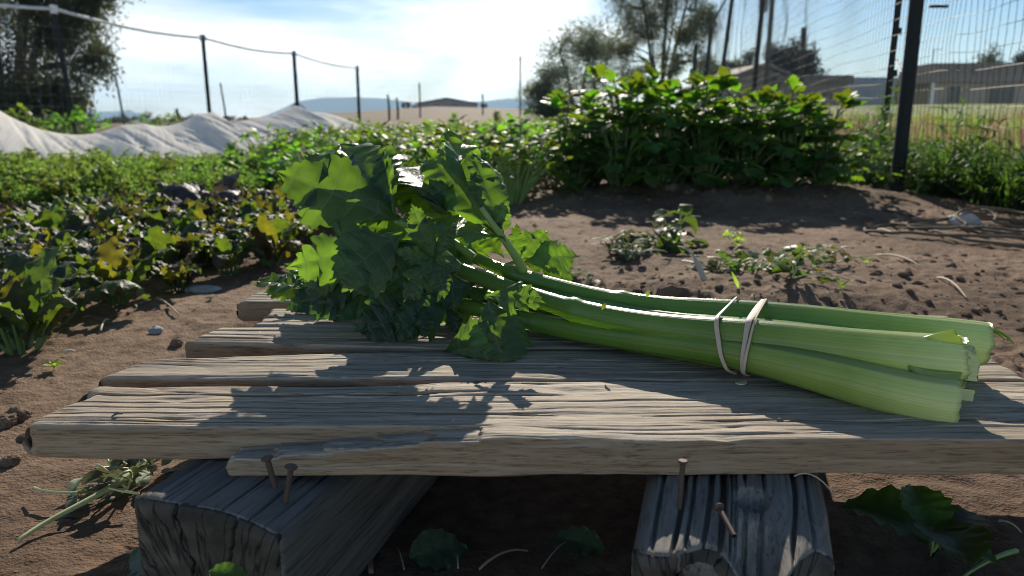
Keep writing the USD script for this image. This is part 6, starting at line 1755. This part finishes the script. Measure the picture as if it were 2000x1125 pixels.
weed_leaf_thing('fallen_leaf', 'dark crinkled leaf lying against the left beam at the bottom edge', rest(352, 1118) + (0, 0, 0.012), rest(222, 1108) + (0, 0, 0.012), (0.1, -0.5, 0.9), 0.75, 3, 'celery_leaf_dark')
weed_leaf_thing('fallen_leaf', 'brighter small leaf at the foot of the left beam', at(408, 1118, 0.335), at(480, 1112, 0.335), (0.0, -0.6, 0.8), 0.5, 4, 'weed_leaf')
weed_leaf_thing('fallen_leaf', 'dim broad leaf on the shaded soil under the pallet', rest(800, 1110) + (0, 0, 0.008), rest(925, 1082) + (0, 0, 0.012), (0.0, -0.5, 0.9), 0.7, 5, 'celery_leaf_dark')
weed_leaf_thing('fallen_leaf', 'dim leaf on the shaded soil left of the right beam', rest(1180, 1090) + (0, 0, 0.008), rest(1060, 1060) + (0, 0, 0.012), (0.0, -0.5, 0.9), 0.5, 6, 'celery_leaf_dark')
t = thing('broad_leaved_weed', 'broad leaved weed growing in the shade right of the right beam', 'weed', rest(1820, 1075))
for k, (dx, dy, h, L, az, el, wr) in enumerate([(0, 0, .012, .062, 2.6, 0.5, 0.95), (0.004, 0, .02, .045, 4.6, 0.35, 0.9), (0.006, 0.0, .016, .040, 0.5, 0.5, 0.9), (0.0, 0.004, .02, .040, 1.5, 0.7, 0.8), (0.004, 0, .01, .036, 5.6, 0.3, 0.8)]):
    v, f = quick_leaf(L, wr * 1.15, 15, 19, 0.7, 0.2, 0.3, seed=20 + k, shape=0.7, lump=0.012)
    st = obj('stem', tube([(0, 0, 0), (dx, dy, h * 0.6), (dx, dy, h)], 0.0012, 5), 'stem_green', t)
    obj('leaf', steep((v, f), (dx, dy, h), az, el), 'weed_leaf', st)
for k, (a, b, mat, r, lab) in enumerate([((725, 1125), (720, 1062), 'root_pink', .0026, 'pinkish root under the pallet'), ((645, 1118), (706, 1055), 'straw', .0020, 'dry bent stalk under the pallet beside the left beam'), ((935, 1122), (1030, 1085), 'root_pink', .0016, 'thin pink root lying under the pallet'),
                                        ((790, 1122), (776, 1076), 'root_white', .0007, 'thin white rootlet left under the pallet'), ((1058, 1122), (1110, 1062), 'root_white', .0008, 'long thin white rootlet under the pallet near the right beam'), ((895, 1122), (893, 1098), 'root_white', .0007, 'short white rootlet at the bottom edge under the pallet'),
                                        ((1985, 1080), (1880, 1122), 'stem_green', .0024, 'green stem lying at the lower right corner'), ((1950, 1020), (1995, 1040), 'straw', .001, 'pale straw at the lower right edge')]):
    stick(lab, a, b, r * 0.8, mat, 0.003, 0.003, 'root' if 'root' in mat else 'stalk', 'root' if 'root' in mat else 'stalk')

# ------------------------------------------------------------------ the air between here and the mountains
look('haze', {'v': ('principled_volume', {'color': (0.52, 0.76, 1.0), 'density': 0.00027, 'anisotropy': 0.2})}, [], surface=None, volume='v.volume')
hb = trimesh.creation.box((9000, 5200, 220))
hb.apply_translation((0, 2500, 75))
tag(obj('haze', (hb.vertices, hb.faces), 'haze', None, smooth=False), 'thin blue haze in the distance', 'haze', kind='stuff')
